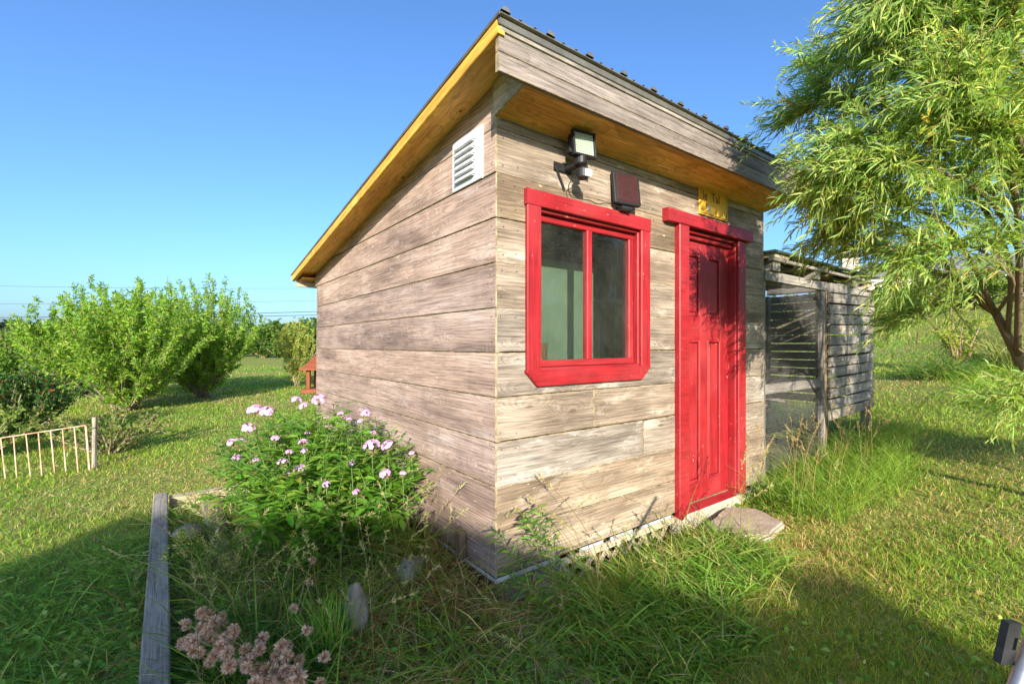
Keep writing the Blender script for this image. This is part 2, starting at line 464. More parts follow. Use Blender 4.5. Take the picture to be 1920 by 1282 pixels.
def leaf_mat(name, trans=0.35, rough=0.5, spec=0.3):
    m, nt, b = new_mat(name)
    a = N(nt, 'Attribute', attribute_name='tint')
    nt.links.new(a.outputs['Color'], b.inputs['Base Color'])
    b.inputs['Roughness'].default_value = rough; b.inputs['Specular IOR Level'].default_value = spec
    tr = N(nt, 'BsdfTranslucent')
    t2 = mixc(nt, a.outputs['Color'], (1.7, 1.5, 0.8), 1.0, 'MULTIPLY')
    nt.links.new(t2, tr.inputs['Color'])
    mx = N(nt, 'MixShader'); mx.inputs[0].default_value = trans
    nt.links.new(b.outputs[0], mx.inputs[1]); nt.links.new(tr.outputs[0], mx.inputs[2])
    nt.links.new(mx.outputs[0], nt.nodes['Material Output'].inputs['Surface'])
    return m
M['leaf'] = leaf_mat('leaf', 0.5, 0.55, 0.25)
M['grass'] = leaf_mat('grass_blade', 0.52, 0.55, 0.25)
M['petal'] = leaf_mat('petal', 0.3, 0.7, 0.1)
M['stem'] = leaf_mat('stem', 0.0, 0.8, 0.15)

def glass_mat():
    m, nt, b = new_mat('dusty_window_glass')
    v, rnd, obj = rand_coords(nt)
    tr = N(nt, 'BsdfTransparent'); tr.inputs[0].default_value = (0.86, 0.90, 0.86, 1)
    gl = N(nt, 'BsdfGlossy'); gl.inputs['Roughness'].default_value = 0.03
    lw = N(nt, 'LayerWeight'); lw.inputs['Blend'].default_value = 0.5
    pw = N(nt, 'Math', operation='POWER'); pw.inputs[1].default_value = 5.0; nt.links.new(lw.outputs['Facing'], pw.inputs[0])
    fr = N(nt, 'Math', operation='MULTIPLY_ADD'); fr.inputs[1].default_value = 0.96; fr.inputs[2].default_value = 0.025; nt.links.new(pw.outputs[0], fr.inputs[0])
    m1 = N(nt, 'MixShader'); nt.links.new(fr.outputs[0], m1.inputs[0]); nt.links.new(tr.outputs[0], m1.inputs[1]); nt.links.new(gl.outputs[0], m1.inputs[2])
    df = N(nt, 'BsdfDiffuse'); df.inputs[0].default_value = (0.55, 0.56, 0.5, 1)
    n1 = noise(nt, v, 4.0, 4, 0.7); n2 = noise(nt, v, 110.0, 3, 0.8)
    sp = ramp(nt, [(0.62, 0.0), (0.72, 0.22)], n2).outputs[0]
    film = ramp(nt, [(0.3, 0.006), (0.7, 0.025)], n1).outputs[0]
    ad = N(nt, 'Math', operation='ADD'); ad.use_clamp = True; nt.links.new(sp, ad.inputs[0]); nt.links.new(film, ad.inputs[1])
    m2 = N(nt, 'MixShader'); nt.links.new(ad.outputs[0], m2.inputs[0]); nt.links.new(m1.outputs[0], m2.inputs[1]); nt.links.new(df.outputs[0], m2.inputs[2])
    nt.links.new(m2.outputs[0], nt.nodes['Material Output'].inputs['Surface'])
    return m
M['glass'] = glass_mat()

def solid(name, col, rough=0.5, spec=0.4, metallic=0.0):
    m, nt, b = new_mat(name)
    v, rnd, obj = rand_coords(nt)
    c = ramp(nt, [(0.3, tuple(x * 0.88 for x in col)), (0.7, tuple(min(1, x * 1.1) for x in col))], noise(nt, v, 15, 3)).outputs[0]
    nt.links.new(c, b.inputs['Base Color'])
    b.inputs['Roughness'].default_value = rough; b.inputs['Specular IOR Level'].default_value = spec; b.inputs['Metallic'].default_value = metallic
    return m
M['led'] = solid('led_lens', (0.42, 0.50, 0.40), 0.15, 0.6)
M['led_back'] = solid('led_board', (0.22, 0.27, 0.20), 0.5)
M['sensor_lens'] = solid('sensor_lens', (0.72, 0.75, 0.78), 0.3)
M['solar'] = noise_mat('solar_cells', (0.03, 0.012, 0.012), (0.06, 0.022, 0.022), scale=60, rough=0.35, spec=0.4, bump_s=0)
M['house_glass'] = solid('house_window_glass', (0.12, 0.16, 0.22), 0.08, 0.6)

def ground_mat():
    m, nt, b = new_mat('lawn_ground')
    geo = N(nt, 'NewGeometry')
    p = geo.outputs['Position']
    n1 = noise(nt, p, 0.55, 5, 0.6); n2 = noise(nt, p, 6.0, 5, 0.7); n3 = noise(nt, p, 40.0, 3, 0.7)
    g = ramp(nt, [(0.3, (0.15, 0.19, 0.04)), (0.55, (0.27, 0.31, 0.065)), (0.75, (0.37, 0.37, 0.11))], n2).outputs[0]
    dry = ramp(nt, [(0.52, 0.0), (0.68, 0.75)], n1).outputs[0]
    c = mixc(nt, g, (0.34, 0.27, 0.12), dry)
    c = mixc(nt, c, ramp(nt, [(0.35, 0.5), (0.65, 1.25)], n3).outputs[0], 0.8, 'MULTIPLY')
    nt.links.new(c, b.inputs['Base Color'])
    b.inputs['Roughness'].default_value = 1.0; b.inputs['Specular IOR Level'].default_value = 0.05
    bump(nt, b, n3, 0.8, 0.03)
    return m
M['ground'] = ground_mat()

# ------------------------------------------------------------------ solid-piece helpers
def beam(name, p0, p1, w, h, mat, parent=None, up=(0, 0, 1), ch=0.003, edge=None):
    """a board from p0 to p1 (its local X), h along 'up', w across; long edges chamfered"""
    p0 = Vector(p0); p1 = Vector(p1)
    x = (p1 - p0); L = x.length; x.normalize()
    z = Vector(up); z = (z - x * z.dot(x)).normalized(); y = z.cross(x)
    a, c = w / 2, h / 2
    ch = min(ch, a * 0.8, c * 0.8)
    prof = [(-a + ch, -c), (a - ch, -c), (a, -c + ch), (a, c - ch), (a - ch, c), (-a + ch, c), (-a, c - ch), (-a, -c + ch)]
    V = [(-L / 2, q, r) for q, r in prof] + [(L / 2, q, r) for q, r in prof]
    Fc = [(i, i + 8, (i + 1) % 8 + 8, (i + 1) % 8) for i in range(8)] + [tuple(range(8)), tuple(range(15, 7, -1))]
    Fc = [tuple(reversed(f)) for f in Fc]
    mats = [mat] if edge is None else [mat, edge]
    fm = None if edge is None else [0, 1, 0, 1, 0, 1, 0, 1, 1, 1]
    o = mesh_obj(name, V, Fc, mats, parent, fm)
    mid = (p0 + p1) / 2
    o.matrix_local = Matrix(((x.x, y.x, z.x, mid.x), (x.y, y.y, z.y, mid.y), (x.z, y.z, z.z, mid.z), (0, 0, 0, 1)))
    return o

def box(name, lo, hi, mat, parent=None, ch=0.0, edge=None):
    lo = Vector(lo); hi = Vector(hi); s = hi - lo
    ax = max(range(3), key=lambda i: s[i])
    c = (lo + hi) / 2
    if ax == 0:
        return beam(name, (lo.x, c.y, c.z), (hi.x, c.y, c.z), s.y, s.z, mat, parent, (0, 0, 1), ch, edge)
    if ax == 1:
        return beam(name, (c.x, lo.y, c.z), (c.x, hi.y, c.z), s.x, s.z, mat, parent, (0, 0, 1), ch, edge)
    return beam(name, (c.x, c.y, lo.z), (c.x, c.y, hi.z), s.x, s.y, mat, parent, (0, 1, 0), ch, edge)

def poly_plank(name, outline, y_front, thick, mats, parent, ch=0.003):
    """outline (x,z), counter-clockwise seen from -Y; its face lies at y_front and it goes back by thick"""
    n = len(outline)
    pts = [Vector((p[0], p[1])) for p in outline]
    area = sum(pts[i].x * pts[(i + 1) % n].y - pts[(i + 1) % n].x * pts[i].y for i in range(n))
    if area < 0: pts.reverse()
    ins = []
    for i in range(n):
        a = (pts[i] - pts[i - 1]).normalized(); b = (pts[(i + 1) % n] - pts[i]).normalized()
        na = Vector((-a.y, a.x)); nb = Vector((-b.y, b.x))
        k = max(0.3, 1 + na.dot(nb))
        ins.append(pts[i] + (na + nb) * (ch / k))
    V = [(p.x, y_front, p.y) for p in ins] + [(p.x, y_front + ch, p.y) for p in pts] + [(p.x, y_front + thick, p.y) for p in pts]
    Fc = [tuple(range(n))] + [(n + i, n + (i + 1) % n, (i + 1) % n, i) for i in range(n)] + \
         [(2 * n + i, 2 * n + (i + 1) % n, n + (i + 1) % n, n + i) for i in range(n)] + [tuple(range(3 * n - 1, 2 * n - 1, -1))]
    fm = [0] + [1] * (2 * n) + [0]
    return mesh_obj(name, V, Fc, mats, parent, fm)

def rock(name, loc, size, mat, seed=0, parent=None, flat=0.0, rz=0.0, sub=3, amp=0.22):
    bm = bmesh.new()
    bmesh.ops.create_icosphere(bm, subdivisions=sub, radius=1.0)
    r = random.Random(seed)
    planes = [(Vector((r.gauss(0, 1), r.gauss(0, 1), r.gauss(0, 0.6))).normalized(), r.uniform(0.55, 0.85)) for _ in range(9)]
    for v in bm.verts:
        p = v.co.copy()
        for nrm_, d in planes:
            e = p.dot(nrm_) - d
            if e > 0: p -= nrm_ * e * 0.85
        if flat and p.z > flat: p.z = flat + (p.z - flat) * 0.12
        p *= 1 + amp * 0.25 * math.sin(5 * p.x + seed) * math.sin(4 * p.y + 2 * seed) * math.cos(4 * p.z)
        v.co = Vector((p.x * size[0], p.y * size[1], p.z * size[2]))
    me = bpy.data.meshes.new(name); bm.to_mesh(me); bm.free()
    me.materials.append(mat)
    me.polygons.foreach_set('use_smooth', [True] * len(me.polygons))
    o = bpy.data.objects.new(name, me); link(o, parent)
    o.location = loc; o.rotation_euler = (0, 0, rz)
    return o

def clip_poly(poly, a, b, c):
    """keep a*x+b*z<=c"""
    out = []
    for i in range(len(poly)):
        p = poly[i]; q = poly[(i + 1) % len(poly)]
        fp = a * p[0] + b * p[1] - c; fq = a * q[0] + b * q[1] - c
        if fp <= 0: out.append(p)
        if fp * fq < 0:
            t = fp / (fp - fq); out.append((p[0] + t * (q[0] - p[0]), p[1] + t * (q[1] - p[1])))
    return out

# ------------------------------------------------------------------ ground
def build_ground():
    s = np.sinh(np.linspace(-5.6, 5.6, 221)) / np.sinh(5.6)
    gx = s * 700.0; gy = s * 700.0 + 3.0
    X, Y = np.meshgrid(gx, gy)
    Z = ground(X, Y)
    V = np.stack([X.ravel(), Y.ravel(), Z.ravel()], 1)
    n = 221
    i = (np.arange(n - 1)[:, None] * n + np.arange(n - 1)[None]).ravel()
    T = np.concatenate([np.stack([i, i + 1, i + n + 1], 1), np.stack([i, i + n + 1, i + n], 1)])
    o = tri_mesh('ground', V, T, M['ground'], smooth=True)
    tag(o, 'mown lawn with dry patches around the shed, rising to the right', None, None, 'structure')
build_ground()

# ------------------------------------------------------------------ the shed
shed = empty('garden_shed', SHED, SHED_ROT)
tag(shed, 'weathered wooden shed with slanted roof, red door and red-framed window', 'shed')
FW, SL = 2.906, 3.56              # front width, side length
ROW = 0.2335; Z0 = 0.243
G = 0.0035
ROOF_T = 0.154                    # slope of the roof
def soffit_z(Y): return 2.808 - ROOF_T * Y
def roof_z(Y): return 2.845 - ROOF_T * Y

# front wall
front = empty('front_wall', (0, 0, 0), 0, shed)
def sheath(lo, hi): return box('sheathing', lo, hi, M['sheath'], front)
sheath((0.02, 0.028, 0.245), (1.63, 0.05, 1.295)); sheath((0.02, 0.028, 1.2951), (0.28, 0.05, 2.62))
sheath((1.165, 0.028, 1.2951), (1.63, 0.05, 2.62)); sheath((0.2801, 0.028, 2.225), (1.1649, 0.05, 2.62)); sheath((1.6301, 0.028, 2.335), (2.47, 0.05, 2.62)); sheath((2.4701, 0.028, 0.245), (2.89, 0.05, 2.62))
def fplank(outline):
    o = poly_plank('plank', outline, rj.uniform(-0.003, 0.001), 0.026, [M['front_wood'], M['edge']], front, 0.0028)
    return o
rj = random.Random(3)
WX0, WX1, WZ0, WZ1 = 0.285, 1.16, 1.30, 2.215       # window hole
DX0, DX1, DZ1 = 1.65, 2.45, 2.345                    # door hole
butts = {3: 0.726, 2: 1.205}
for k in range(11):
    a = Z0 + ROW * k + rj.uniform(-0.004, 0.004) * (k > 0); b = min(Z0 + ROW * (k + 1), 2.628) - G
    if b - a < 0.02: continue
    # left part with the window, right part beyond the door
    spans = []
    right_of_door = a < DZ1
    xe = DX0 - G if right_of_door else FW
    if a < WZ1 and b > WZ0:
        if a < WZ0:       # notched under the window
            spans.append([(0.004, a), (xe, a), (xe, b), (WX1, b), (WX1, WZ0), (WX0, WZ0), (WX0, b), (0.004, b)])
        elif b > WZ1:
            spans.append([(0.004, a), (WX0, a), (WX0, WZ1), (WX1, WZ1), (WX1, a), (xe, a), (xe, b), (0.004, b)])
        else:
            spans.append([(0.004, a), (WX0, a), (WX0, b), (0.004, b)])
            spans.append([(WX1, a), (xe, a), (xe, b), (WX1, b)])
    elif k in butts:
        xb = butts[k]
        spans.append([(0.004, a), (xb - 0.002, a), (xb - 0.002, b), (0.004, b)])
        spans.append([(xb + 0.003, a), (xe, a), (xe, b), (xb + 0.003, b)])
    elif right_of_door and b > DZ1:
        spans.append([(0.004, a), (DX0, a), (DX0, DZ1), (DX1, DZ1), (DX1, a), (FW, a), (FW, b), (0.004, b)])
    else:
        spans.append([(0.004, a), (xe, a), (xe, b), (0.004, b)])
    if right_of_door and b <= DZ1:
        spans.append([(DX1 + G, a), (FW, a), (FW, b), (DX1 + G, b)])
    for s_ in spans: fplank(s_)

NAIL = solid('rusty_nail', (0.10, 0.065, 0.045), 0.7)
def nails(parent, pts):
    V = []; Fc = []
    for x, z in pts:
        n = len(V); r = 0.0042
        V += [(x + r * math.cos(q * math.pi / 3), -0.0046, z + r * math.sin(q * math.pi / 3)) for q in range(6)]
        Fc.append(tuple(range(n, n + 6)))
    tag(mesh_obj('nail_heads', V, Fc, NAIL, parent), kind='stuff')
rn = random.Random(12)
def nail_rows(xs, zmax, ok):
    pts = []
    for k in range(11):
        for x in xs:
            for f in (0.2, 0.8):
                xx = x + rn.uniform(-.012, .012); zz = Z0 + ROW * (k + f) + rn.uniform(-.012, .012)
                if zz < zmax(xx) and ok(xx, zz): pts.append((xx, zz))
    return pts
nails(front, nail_rows((0.035, 0.13, 0.70, 0.75, 1.32, 1.52, 2.62, 2.86), lambda x: 2.6, lambda x, z: not (0.17 < x < 1.27 and 1.2 < z < 2.31) and not (1.4 < x < 2.62 and z < 2.42 and not (x < 1.55 and z < 2.28))))

# side walls and back wall: local X runs along the wall, local -Y looks outwards
def side_wall(name, loc, rz, flip, mat):
    w = empty(name, loc, rz, shed)
    # outer face at local y = 0, wall from x=-SL (low end) to 0 (high end) unless flipped
    sgn = 1 if not flip else -1
    def line(x): return soffit_z(-x if not flip else x)
    xs = (-SL, 0.0) if not flip else (0.0, SL)
    sh = [(xs[0] + .02, 0.245), (xs[1] - .02, 0.245), (xs[1] - .02, line(xs[1]) - 0.01), (xs[0] + .02, line(xs[0]) - 0.01)]
    poly_plank('sheathing', sh, 0.028, 0.02, [M['sheath'], M['sheath']], w, 0.001)
    for k in range(12):
        a = Z0 + ROW * k + rj.uniform(-0.003, 0.003) * (k > 0); b = Z0 + ROW * (k + 1) - G
        x0, x1 = xs
        x0 -= 0.07 if (k >= 8 and not flip) else 0
        poly = [(x0, a), (x1 - .001, a), (x1 - .001, b), (x0, b)]
        if not flip: poly = clip_poly(poly, -ROOF_T, 1.0, 2.806)
        else: poly = clip_poly(poly, ROOF_T, 1.0, 2.806)
        if len(poly) < 3: continue
        if max(p[1] for p in poly) - min(p[1] for p in poly) < 0.015: continue
        poly_plank('plank', poly, rj.uniform(-0.003, 0.001), 0.026, [mat, M['edge']], w, 0.0028)
    return w
nails(side_wall('side_wall', (0, 0, 0), -math.pi / 2, False, M['side_wood']), nail_rows((-0.04, -0.62, -1.22, -1.83, -2.44, -3.05, -3.5), lambda x: 2.78 + ROOF_T * x, lambda x, z: not (-0.44 < x < -0.1 and 2.33 < z < 2.64)))
side_wall('end_wall', (FW, 0, 0), math.pi / 2, True, M['front_wood'])
bw = empty('back_wall', (FW, SL, 0), math.pi, shed)
for k in range(9):
    a = Z0 + ROW * k; b = min(a + ROW - G, 2.27)
    poly_plank('plank', [(0.03, a), (FW - 0.03, a), (FW - 0.03, b), (0.03, b)], 0.0, 0.03, [M['side_wood'], M['edge']], bw)
# inside: floor, studs, a green board, a shelf
inn = box('floor_boards', (0.05, 0.06, 0.2), (2.85, 3.5, 0.24), M['dark_wood'], shed)
box('inner_board', (0.62, 0.45, 0.25), (1.20, 0.47, 2.04), M['green_board'], shed)
for x in (1.78, 2.12, 2.5): box('stud', (x, 1.00, 0.25), (x + 0.09, 1.04, 2.45), M['raw_wood'], shed, 0.002)
for y in (0.55, 1.15, 1.9, 2.6): box('rafter', (0.05, y, 2.28), (2.85, y + 0.04, 2.37), M['dark_wood'], shed, 0.002)
beam('brace', (0.9, 0.80, 2.16), (1.7, 0.82, 2.30), 0.03, 0.05, M['raw_wood'], shed)
beam('brace', (0.9, 0.83, 2.30), (1.7, 0.85, 2.14), 0.03, 0.03, M['dark_wood'], shed)
box('shelf', (1.68, 0.95, 1.84), (2.6, 1.25, 1.88), M['raw_wood'], shed, 0.002)
box('inner_panel', (1.66, 1.06, 0.25), (2.80, 1.08, 1.83), M['sheath'], shed)
box('crate', (0.50, 0.30, 1.00), (0.62, 0.42, 1.46), M['dark_wood'], shed, 0.004)

# base below the siding: white flashing, boards at the corner, lattice, door sill
for xa, xb in ((-0.012, 0.40), (0.60, 0.80), (0.87, 1.08), (1.16, 1.50)): box('flashing_strip', (xa, -0.012, 0.220), (xb, -0.0035, 0.2425), M['flashing'], shed, 0.004)
box('flashing_strip', (-0.012, -0.003, 0.222), (-0.0035, 0.62, 0.2425), M['flashing'], shed, 0.004)
for z in (0.125, 0.02): box('base_board', (0.0, 0.012, z), (0.46, 0.04, z + 0.1), M['grey_wood'], shed, 0.004)
for z in (0.125, 0.02): box('base_board', (0.006, 0.0405, z - .001), (0.03, 3.5, z + 0.1), M['dark_wood'], shed, 0.004)
box('corner_stake', (-0.055, 0.27, 0.03), (-0.018, 0.33, 0.40), M['dark_wood'], shed, 0.003)
box('base_void', (0.46, 0.35, -0.1), (2.88, 0.4, 0.2), M['sheath'], shed)
lat = empty('lattice', (0, 0, 0), 0, shed)
for i in range(10):
    x = 0.42 + i * 0.125
    for s, y in ((1, 0.018), (-1, 0.028)):
        xa, xb = x, x + s * 0.24
        p0, p1 = (xa, y, -0.04), (xb, y, 0.21)
        if min(xa, xb) < 0.36 or max(xa, xb) > 1.62: continue
        beam('lattice_slat', p0, p1, 0.007, 0.036, M['raw_wood'], lat, (0, 0, 1), 0.001)
box('lattice_rail', (0.46, 0.0, 0.17), (1.56, 0.016, 0.211), M['raw_wood'], lat, 0.002)
box('door_sill', (1.575, -0.02, -0.05), (FW, 0.05, 0.205), M['concrete'], shed, 0.006)

# roof
roof = empty('roof', (0, 0, 0), 0, shed)
YF, YB = -0.312, 3.82
XL, XR = -0.195, FW + 0.19
def roof_slab(name, x0, x1, y0, y1, zt, thick, mat, parent, ch=0.002):
    V = []
    for y in (y0, y1):
        for x in (x0, x1):
            V += [(x, y, zt - ROOF_T * y), (x, y, zt - ROOF_T * y - thick)]
    # 0 y0x0t 1 y0x0b 2 y0x1t 3 y0x1b 4 y1x0t 5 .. 6 .. 7
    Fc = [(0, 2, 6, 4), (1, 5, 7, 3), (0, 1, 3, 2), (4, 6, 7, 5), (0, 4, 5, 1), (2, 3, 7, 6)]
    return mesh_obj(name, V, Fc, mat, parent)
roof_slab('metal_sheet', XL - 0.012, XR + 0.012, YF - 0.02, YB + 0.02, 2.845, 0.006, M['roof_metal'], roof)
for i in range(13):
    x = XL + 0.012 + i * 0.262
    V = []
    for y in (YF - 0.03, YB + 0.02):
        z = 2.845 - ROOF_T * y
        V += [(x - 0.026, y, z + 0.0005), (x - 0.012, y, z + 0.019), (x + 0.012, y, z + 0.019), (x + 0.026, y, z + 0.0005)]
    Fc = [(0, 1, 5, 4), (1, 2, 6, 5), (2, 3, 7, 6), (3, 2, 1, 0), (4, 5, 6, 7)]
    mesh_obj('roof_rib', V, Fc, M['roof_metal'], roof)
    for xx in (0.085, 0.17):
        if i < 12:
            V = []
            for y in (YF - 0.025, YB + 0.018):
                z = 2.845 - ROOF_T * y
                V += [(x + xx - 0.008, y, z + 0.0004), (x + xx, y, z + 0.005), (x + xx + 0.008, y, z + 0.0004)]
            mesh_obj('roof_crease', V, [(0, 1, 4, 3), (1, 2, 5, 4), (2, 1, 0)], M['roof_metal'], roof)
# drip edges over the rakes
for x0, x1 in ((XL - 0.02, XL - 0.013), (XR + 0.013, XR + 0.02)):
    roof_slab('drip_edge', x0, x1, YF - 0.02, YB + 0.02, 2.844, 0.014, M['roof_metal'], roof)
roof_slab('underlay', XL + 0.02, XR - 0.02, YF, YB, 2.8385, 0.014, M['raw_wood'], roof)
def slope_board(name, x0, x1, y0, y1, zc_off, w, h, mat):
    """board running up the slope"""
    xc = (x0 + x1) / 2
    return beam(name, (xc, y0, zc_off - ROOF_T * y0), (xc, y1, zc_off - ROOF_T * y1), x1 - x0, h, mat, roof, (0, 0, 1), 0.003)
slope_board('rake_trim', XL - 0.012, XL + 0.026, YF + 0.005, YB, 2.798, 0, 0.064, M['rake_trim'])
slope_board('rake_trim', XR - 0.026, XR + 0.012, YF + 0.005, YB, 2.798, 0, 0.064, M['rake_trim'])
slope_board('rake_soffit', XL + 0.0265, 0.03, YF + 0.04, YB - 0.01, 2.8140, 0, 0.012, M['soffit'])
slope_board('rake_soffit', FW - 0.03, XR - 0.0265, YF + 0.04, YB - 0.01, 2.8140, 0, 0.012, M['soffit'])
# front eave box: two fascia boards, soffit sloping up and outwards, end boards
box('fascia_board', (XL + 0.002, -0.300, 2.658), (XR - 0.002, -0.274, 2.743), M['fascia_wood'], roof, 0.002, M['edge'])
box('fascia_board', (XL + 0.002, -0.301, 2.746), (XR - 0.002, -0.275, 2.831), M['fascia_wood'], roof, 0.002, M['edge'])
box('fascia_cap', (XL + 0.002, -0.309, 2.833), (XR - 0.002, -0.272, 2.852), M['grey_wood'], roof, 0.002)
box('eave_flashing', (XL - 0.01, -0.316, 2.8525), (XR + 0.01, -0.285, 2.884), M['roof_metal'], roof, 0.002)
def eave_soffit():
    V = [(0.0, 0.0, 2.634), (FW, 0.0, 2.634), (FW, -0.273, 2.69), (0.0, -0.273, 2.69), (0.0, 0.0, 2.646), (FW, 0.0, 2.646), (FW, -0.273, 2.702), (0.0, -0.273, 2.702)]
    V = [(x - FW / 2, y, z - 2.66) for x, y, z in V]
    o = mesh_obj('eave_soffit', V, [(0, 1, 2, 3), (7, 6, 5, 4), (0, 4, 5, 1), (1, 5, 6, 2), (2, 6, 7, 3), (3, 7, 4, 0)], M['soffit'], roof)
    o.location = (FW / 2, 0, 2.66)
eave_soffit()
for x0, x1 in ((-0.014, 0.0), (FW, FW + 0.014)):
    V = [(x0, -0.272, 2.686), (x0, 0.0, 2.630), (x0, 0.0, 2.80), (x0, -0.272, 2.84)]
    V += [(x1, y, z) for _, y, z in V]
    mesh_obj('eave_end_board', V, [(3, 2, 1, 0), (4, 5, 6, 7), (0, 1, 5, 4), (1, 2, 6, 5), (2, 3, 7, 6), (3, 0, 4, 7)], M['raw_wood'], roof)
box('front_plate', (0.0, 0.001, 2.6285), (FW, 0.03, 2.79), M['raw_wood'], roof)
box('rear_fascia', (XL + 0.03, YB - 0.045, 2.115), (XR - 0.03, YB - 0.02, 2.225), M['raw_wood'], roof, 0.002)
box('rear_soffit', (XL + 0.05, SL + .001, 2.19), (XR - 0.05, YB - 0.046, 2.202), M['soffit'], roof)

# white louvred vent on the side wall
vent = empty('vent', (0, 0, 0), -math.pi / 2, shed)
VX0, VX1, VZ0, VZ1 = -0.43, -0.118, 2.345, 2.632
box('vent_plate', (VX0, -0.012, VZ0), (VX1, -0.001, VZ1), M['white_metal'], vent, 0.003)
for i in range(6):
    z = VZ0 + 0.042 + i * 0.038
    x0, x1 = VX0 + 0.035, VX1 - 0.06
    V = [(x0, -0.0125, z), (x1, -0.0125, z), (x1 - 0.012, -0.0125, z + 0.024), (x0 + 0.012, -0.0125, z + 0.024),
         (x0 + 0.006, -0.034, z - 0.004), (x1 - 0.006, -0.034, z - 0.004)]
    mesh_obj('louvre', V, [(4, 5, 2, 3), (0, 4, 3), (1, 2, 5), (0, 1, 5, 4)], M['white_metal'], vent)
    box('vent_slot', (x0 + 0.01, -0.0335, z - 0.010), (x1 - 0.01, -0.0126, z - 0.0045), M['flashing'], vent)

# window
win = empty('window', (0, 0, 0), 0, shed)
wc = dict(mat=M['red'], parent=win, ch=0.004)
box('head_casing', (0.183, -0.030, 2.207), (1.250, -0.0005, 2.294), **wc)
box('side_casing', (0.190, -0.026, 1.3105), (0.288, -0.0005, 2.2065), **wc)
box('side_casing', (1.158, -0.026, 1.3105), (1.250, -0.0005, 2.2065), **wc)
poly_plank('bottom_casing', [(0.183, 1.310), (0.183, 1.300), (0.262, 1.220), (1.165, 1.220), (1.250, 1.300), (1.250, 1.310)], -0.030, 0.0295, [M['red'], M['red']], win, 0.004)
# jamb box
box('jamb', (0.270, 0.0, 1.30), (0.290, 0.13, 2.215), **wc)
box('jamb', (1.150, 0.0, 1.30), (1.170, 0.13, 2.215), **wc)
box('jamb', (0.2905, 0.0, 2.190), (1.1495, 0.13, 2.210), **wc)
box('sill', (0.2905, -0.010, 1.300), (1.1495, 0.13, 1.322), **wc)
# sash
sash = win
sc_ = dict(mat=M['red'], parent=sash, ch=0.005)
box('sash_rail', (0.2915, 0.035, 2.150), (1.1485, 0.075, 2.1885), **sc_)
box('sash_rail', (0.2915, 0.035, 1.3235), (1.1485, 0.075, 1.362), **sc_)
box('sash_stile', (0.2915, 0.036, 1.3625), (0.330, 0.074, 2.1495), **sc_)
box('sash_stile', (1.105, 0.036, 1.3625), (1.1485, 0.074, 2.1495), **sc_)
box('mullion', (0.704, 0.030, 1.3625), (0.748, 0.074, 2.1495), **sc_)
box('pane', (0.3305, 0.053, 1.3630), (0.7035, 0.057, 2.1490), M['glass'], sash)
box('pane', (0.7485, 0.053, 1.3630), (1.1045, 0.057, 2.1490), M['glass'], sash)

# door
door = empty('door', (0, 0, 0), 0, shed)
dc = dict(mat=M['red'], parent=door, ch=0.004)
box('head_casing', (1.415, -0.052, 2.312), (2.610, -0.0005, 2.402), **dc)
poly_plank('side_casing', [(1.562, 0.212), (1.600, 0.190), (1.682, 0.232), (1.682, 2.3115), (1.562, 2.3115)], -0.045, 0.0445, [M['red'], M['red']], door, 0.006)
poly_plank('side_casing', [(2.425, 0.232), (2.515, 0.195), (2.545, 0.215), (2.545, 2.3115), (2.425, 2.3115)], -0.024, 0.0235, [M['red'], M['red']], door, 0.006)
box('jamb', (1.652, 0.0, 0.215), (1.686, 0.14, 2.31), **dc)
box('jamb', (2.412, 0.0, 0.215), (2.448, 0.14, 2.31), **dc)
box('jamb', (1.6865, 0.0, 2.283), (2.4115, 0.14, 2.31), **dc)
box('door_stop', (1.690, 0.030, 2.252), (2.408, 0.06, 2.2825), **dc)
V = [(1.6865, -0.012, 0.208), (2.4115, -0.012, 0.208), (2.4115, 0.09, 0.238), (1.6865, 0.09, 0.238), (1.6865, -0.012, 0.19), (2.4115, -0.012, 0.19), (2.4115, 0.09, 0.19), (1.6865, 0.09, 0.19)]
mesh_obj('threshold', V, [(0, 1, 2, 3), (4, 5, 1, 0), (5, 6, 2, 1), (7, 4, 0, 3), (6, 7, 3, 2), (7, 6, 5, 4)], M['red'], door)
slab = door
ds = dict(mat=M['red'], parent=slab)
DY = 0.062
box('back_panel', (1.690, DY + 0.016, 0.242), (2.408, DY + 0.04, 2.280), **ds)
for x0, x1 in ((1.690, 1.802), (1.992, 2.100), (2.290, 2.408)):
    box('stile', (x0, DY, 0.242), (x1, DY + 0.0155, 2.280), ch=0.002, **ds)
for x0, x1 in ((1.8025, 1.9915), (2.1005, 2.2895)):
    for z0, z1 in ((0.242, 0.385), (1.484, 1.672), (2.150, 2.280)):
        box('rail', (x0, DY + 0.0002, z0), (x1, DY + 0.0153, z1), ch=0.002, **ds)
    for z0, z1 in ((0.385, 1.484), (1.672, 2.150)):
        # raised field with mouldings
        box('panel', (x0 + 0.034, DY + 0.006, z0 + 0.034), (x1 - 0.034, DY + 0.0158, z1 - 0.034), ch=0.008, **ds)
        box('moulding', (x0 + 0.0003, DY - 0.003, z0 + 0.0003), (x0 + 0.016, DY + 0.0157, z1 - 0.0003), ch=0.005, **ds)
        box('moulding', (x1 - 0.016, DY - 0.003, z0 + 0.0003), (x1 - 0.0003, DY + 0.0157, z1 - 0.0003), ch=0.005, **ds)
        box('moulding', (x0 + 0.0165, DY - 0.003, z1 - 0.018), (x1 - 0.0165, DY + 0.0157, z1 - 0.0003), ch=0.005, **ds)
        box('moulding', (x0 + 0.0165, DY - 0.003, z0 + 0.0003), (x1 - 0.0165, DY + 0.0157, z0 + 0.018), ch=0.005, **ds)
    
# ------------------------------------------------------------------ things on the front wall
def shed_thing(name, label, cat, X, Y, Z, rz=0.0, group=None):
    p = S2W(X, Y, Z)
    return tag(empty(name, p, SHED_ROT + rz), label, cat, group)

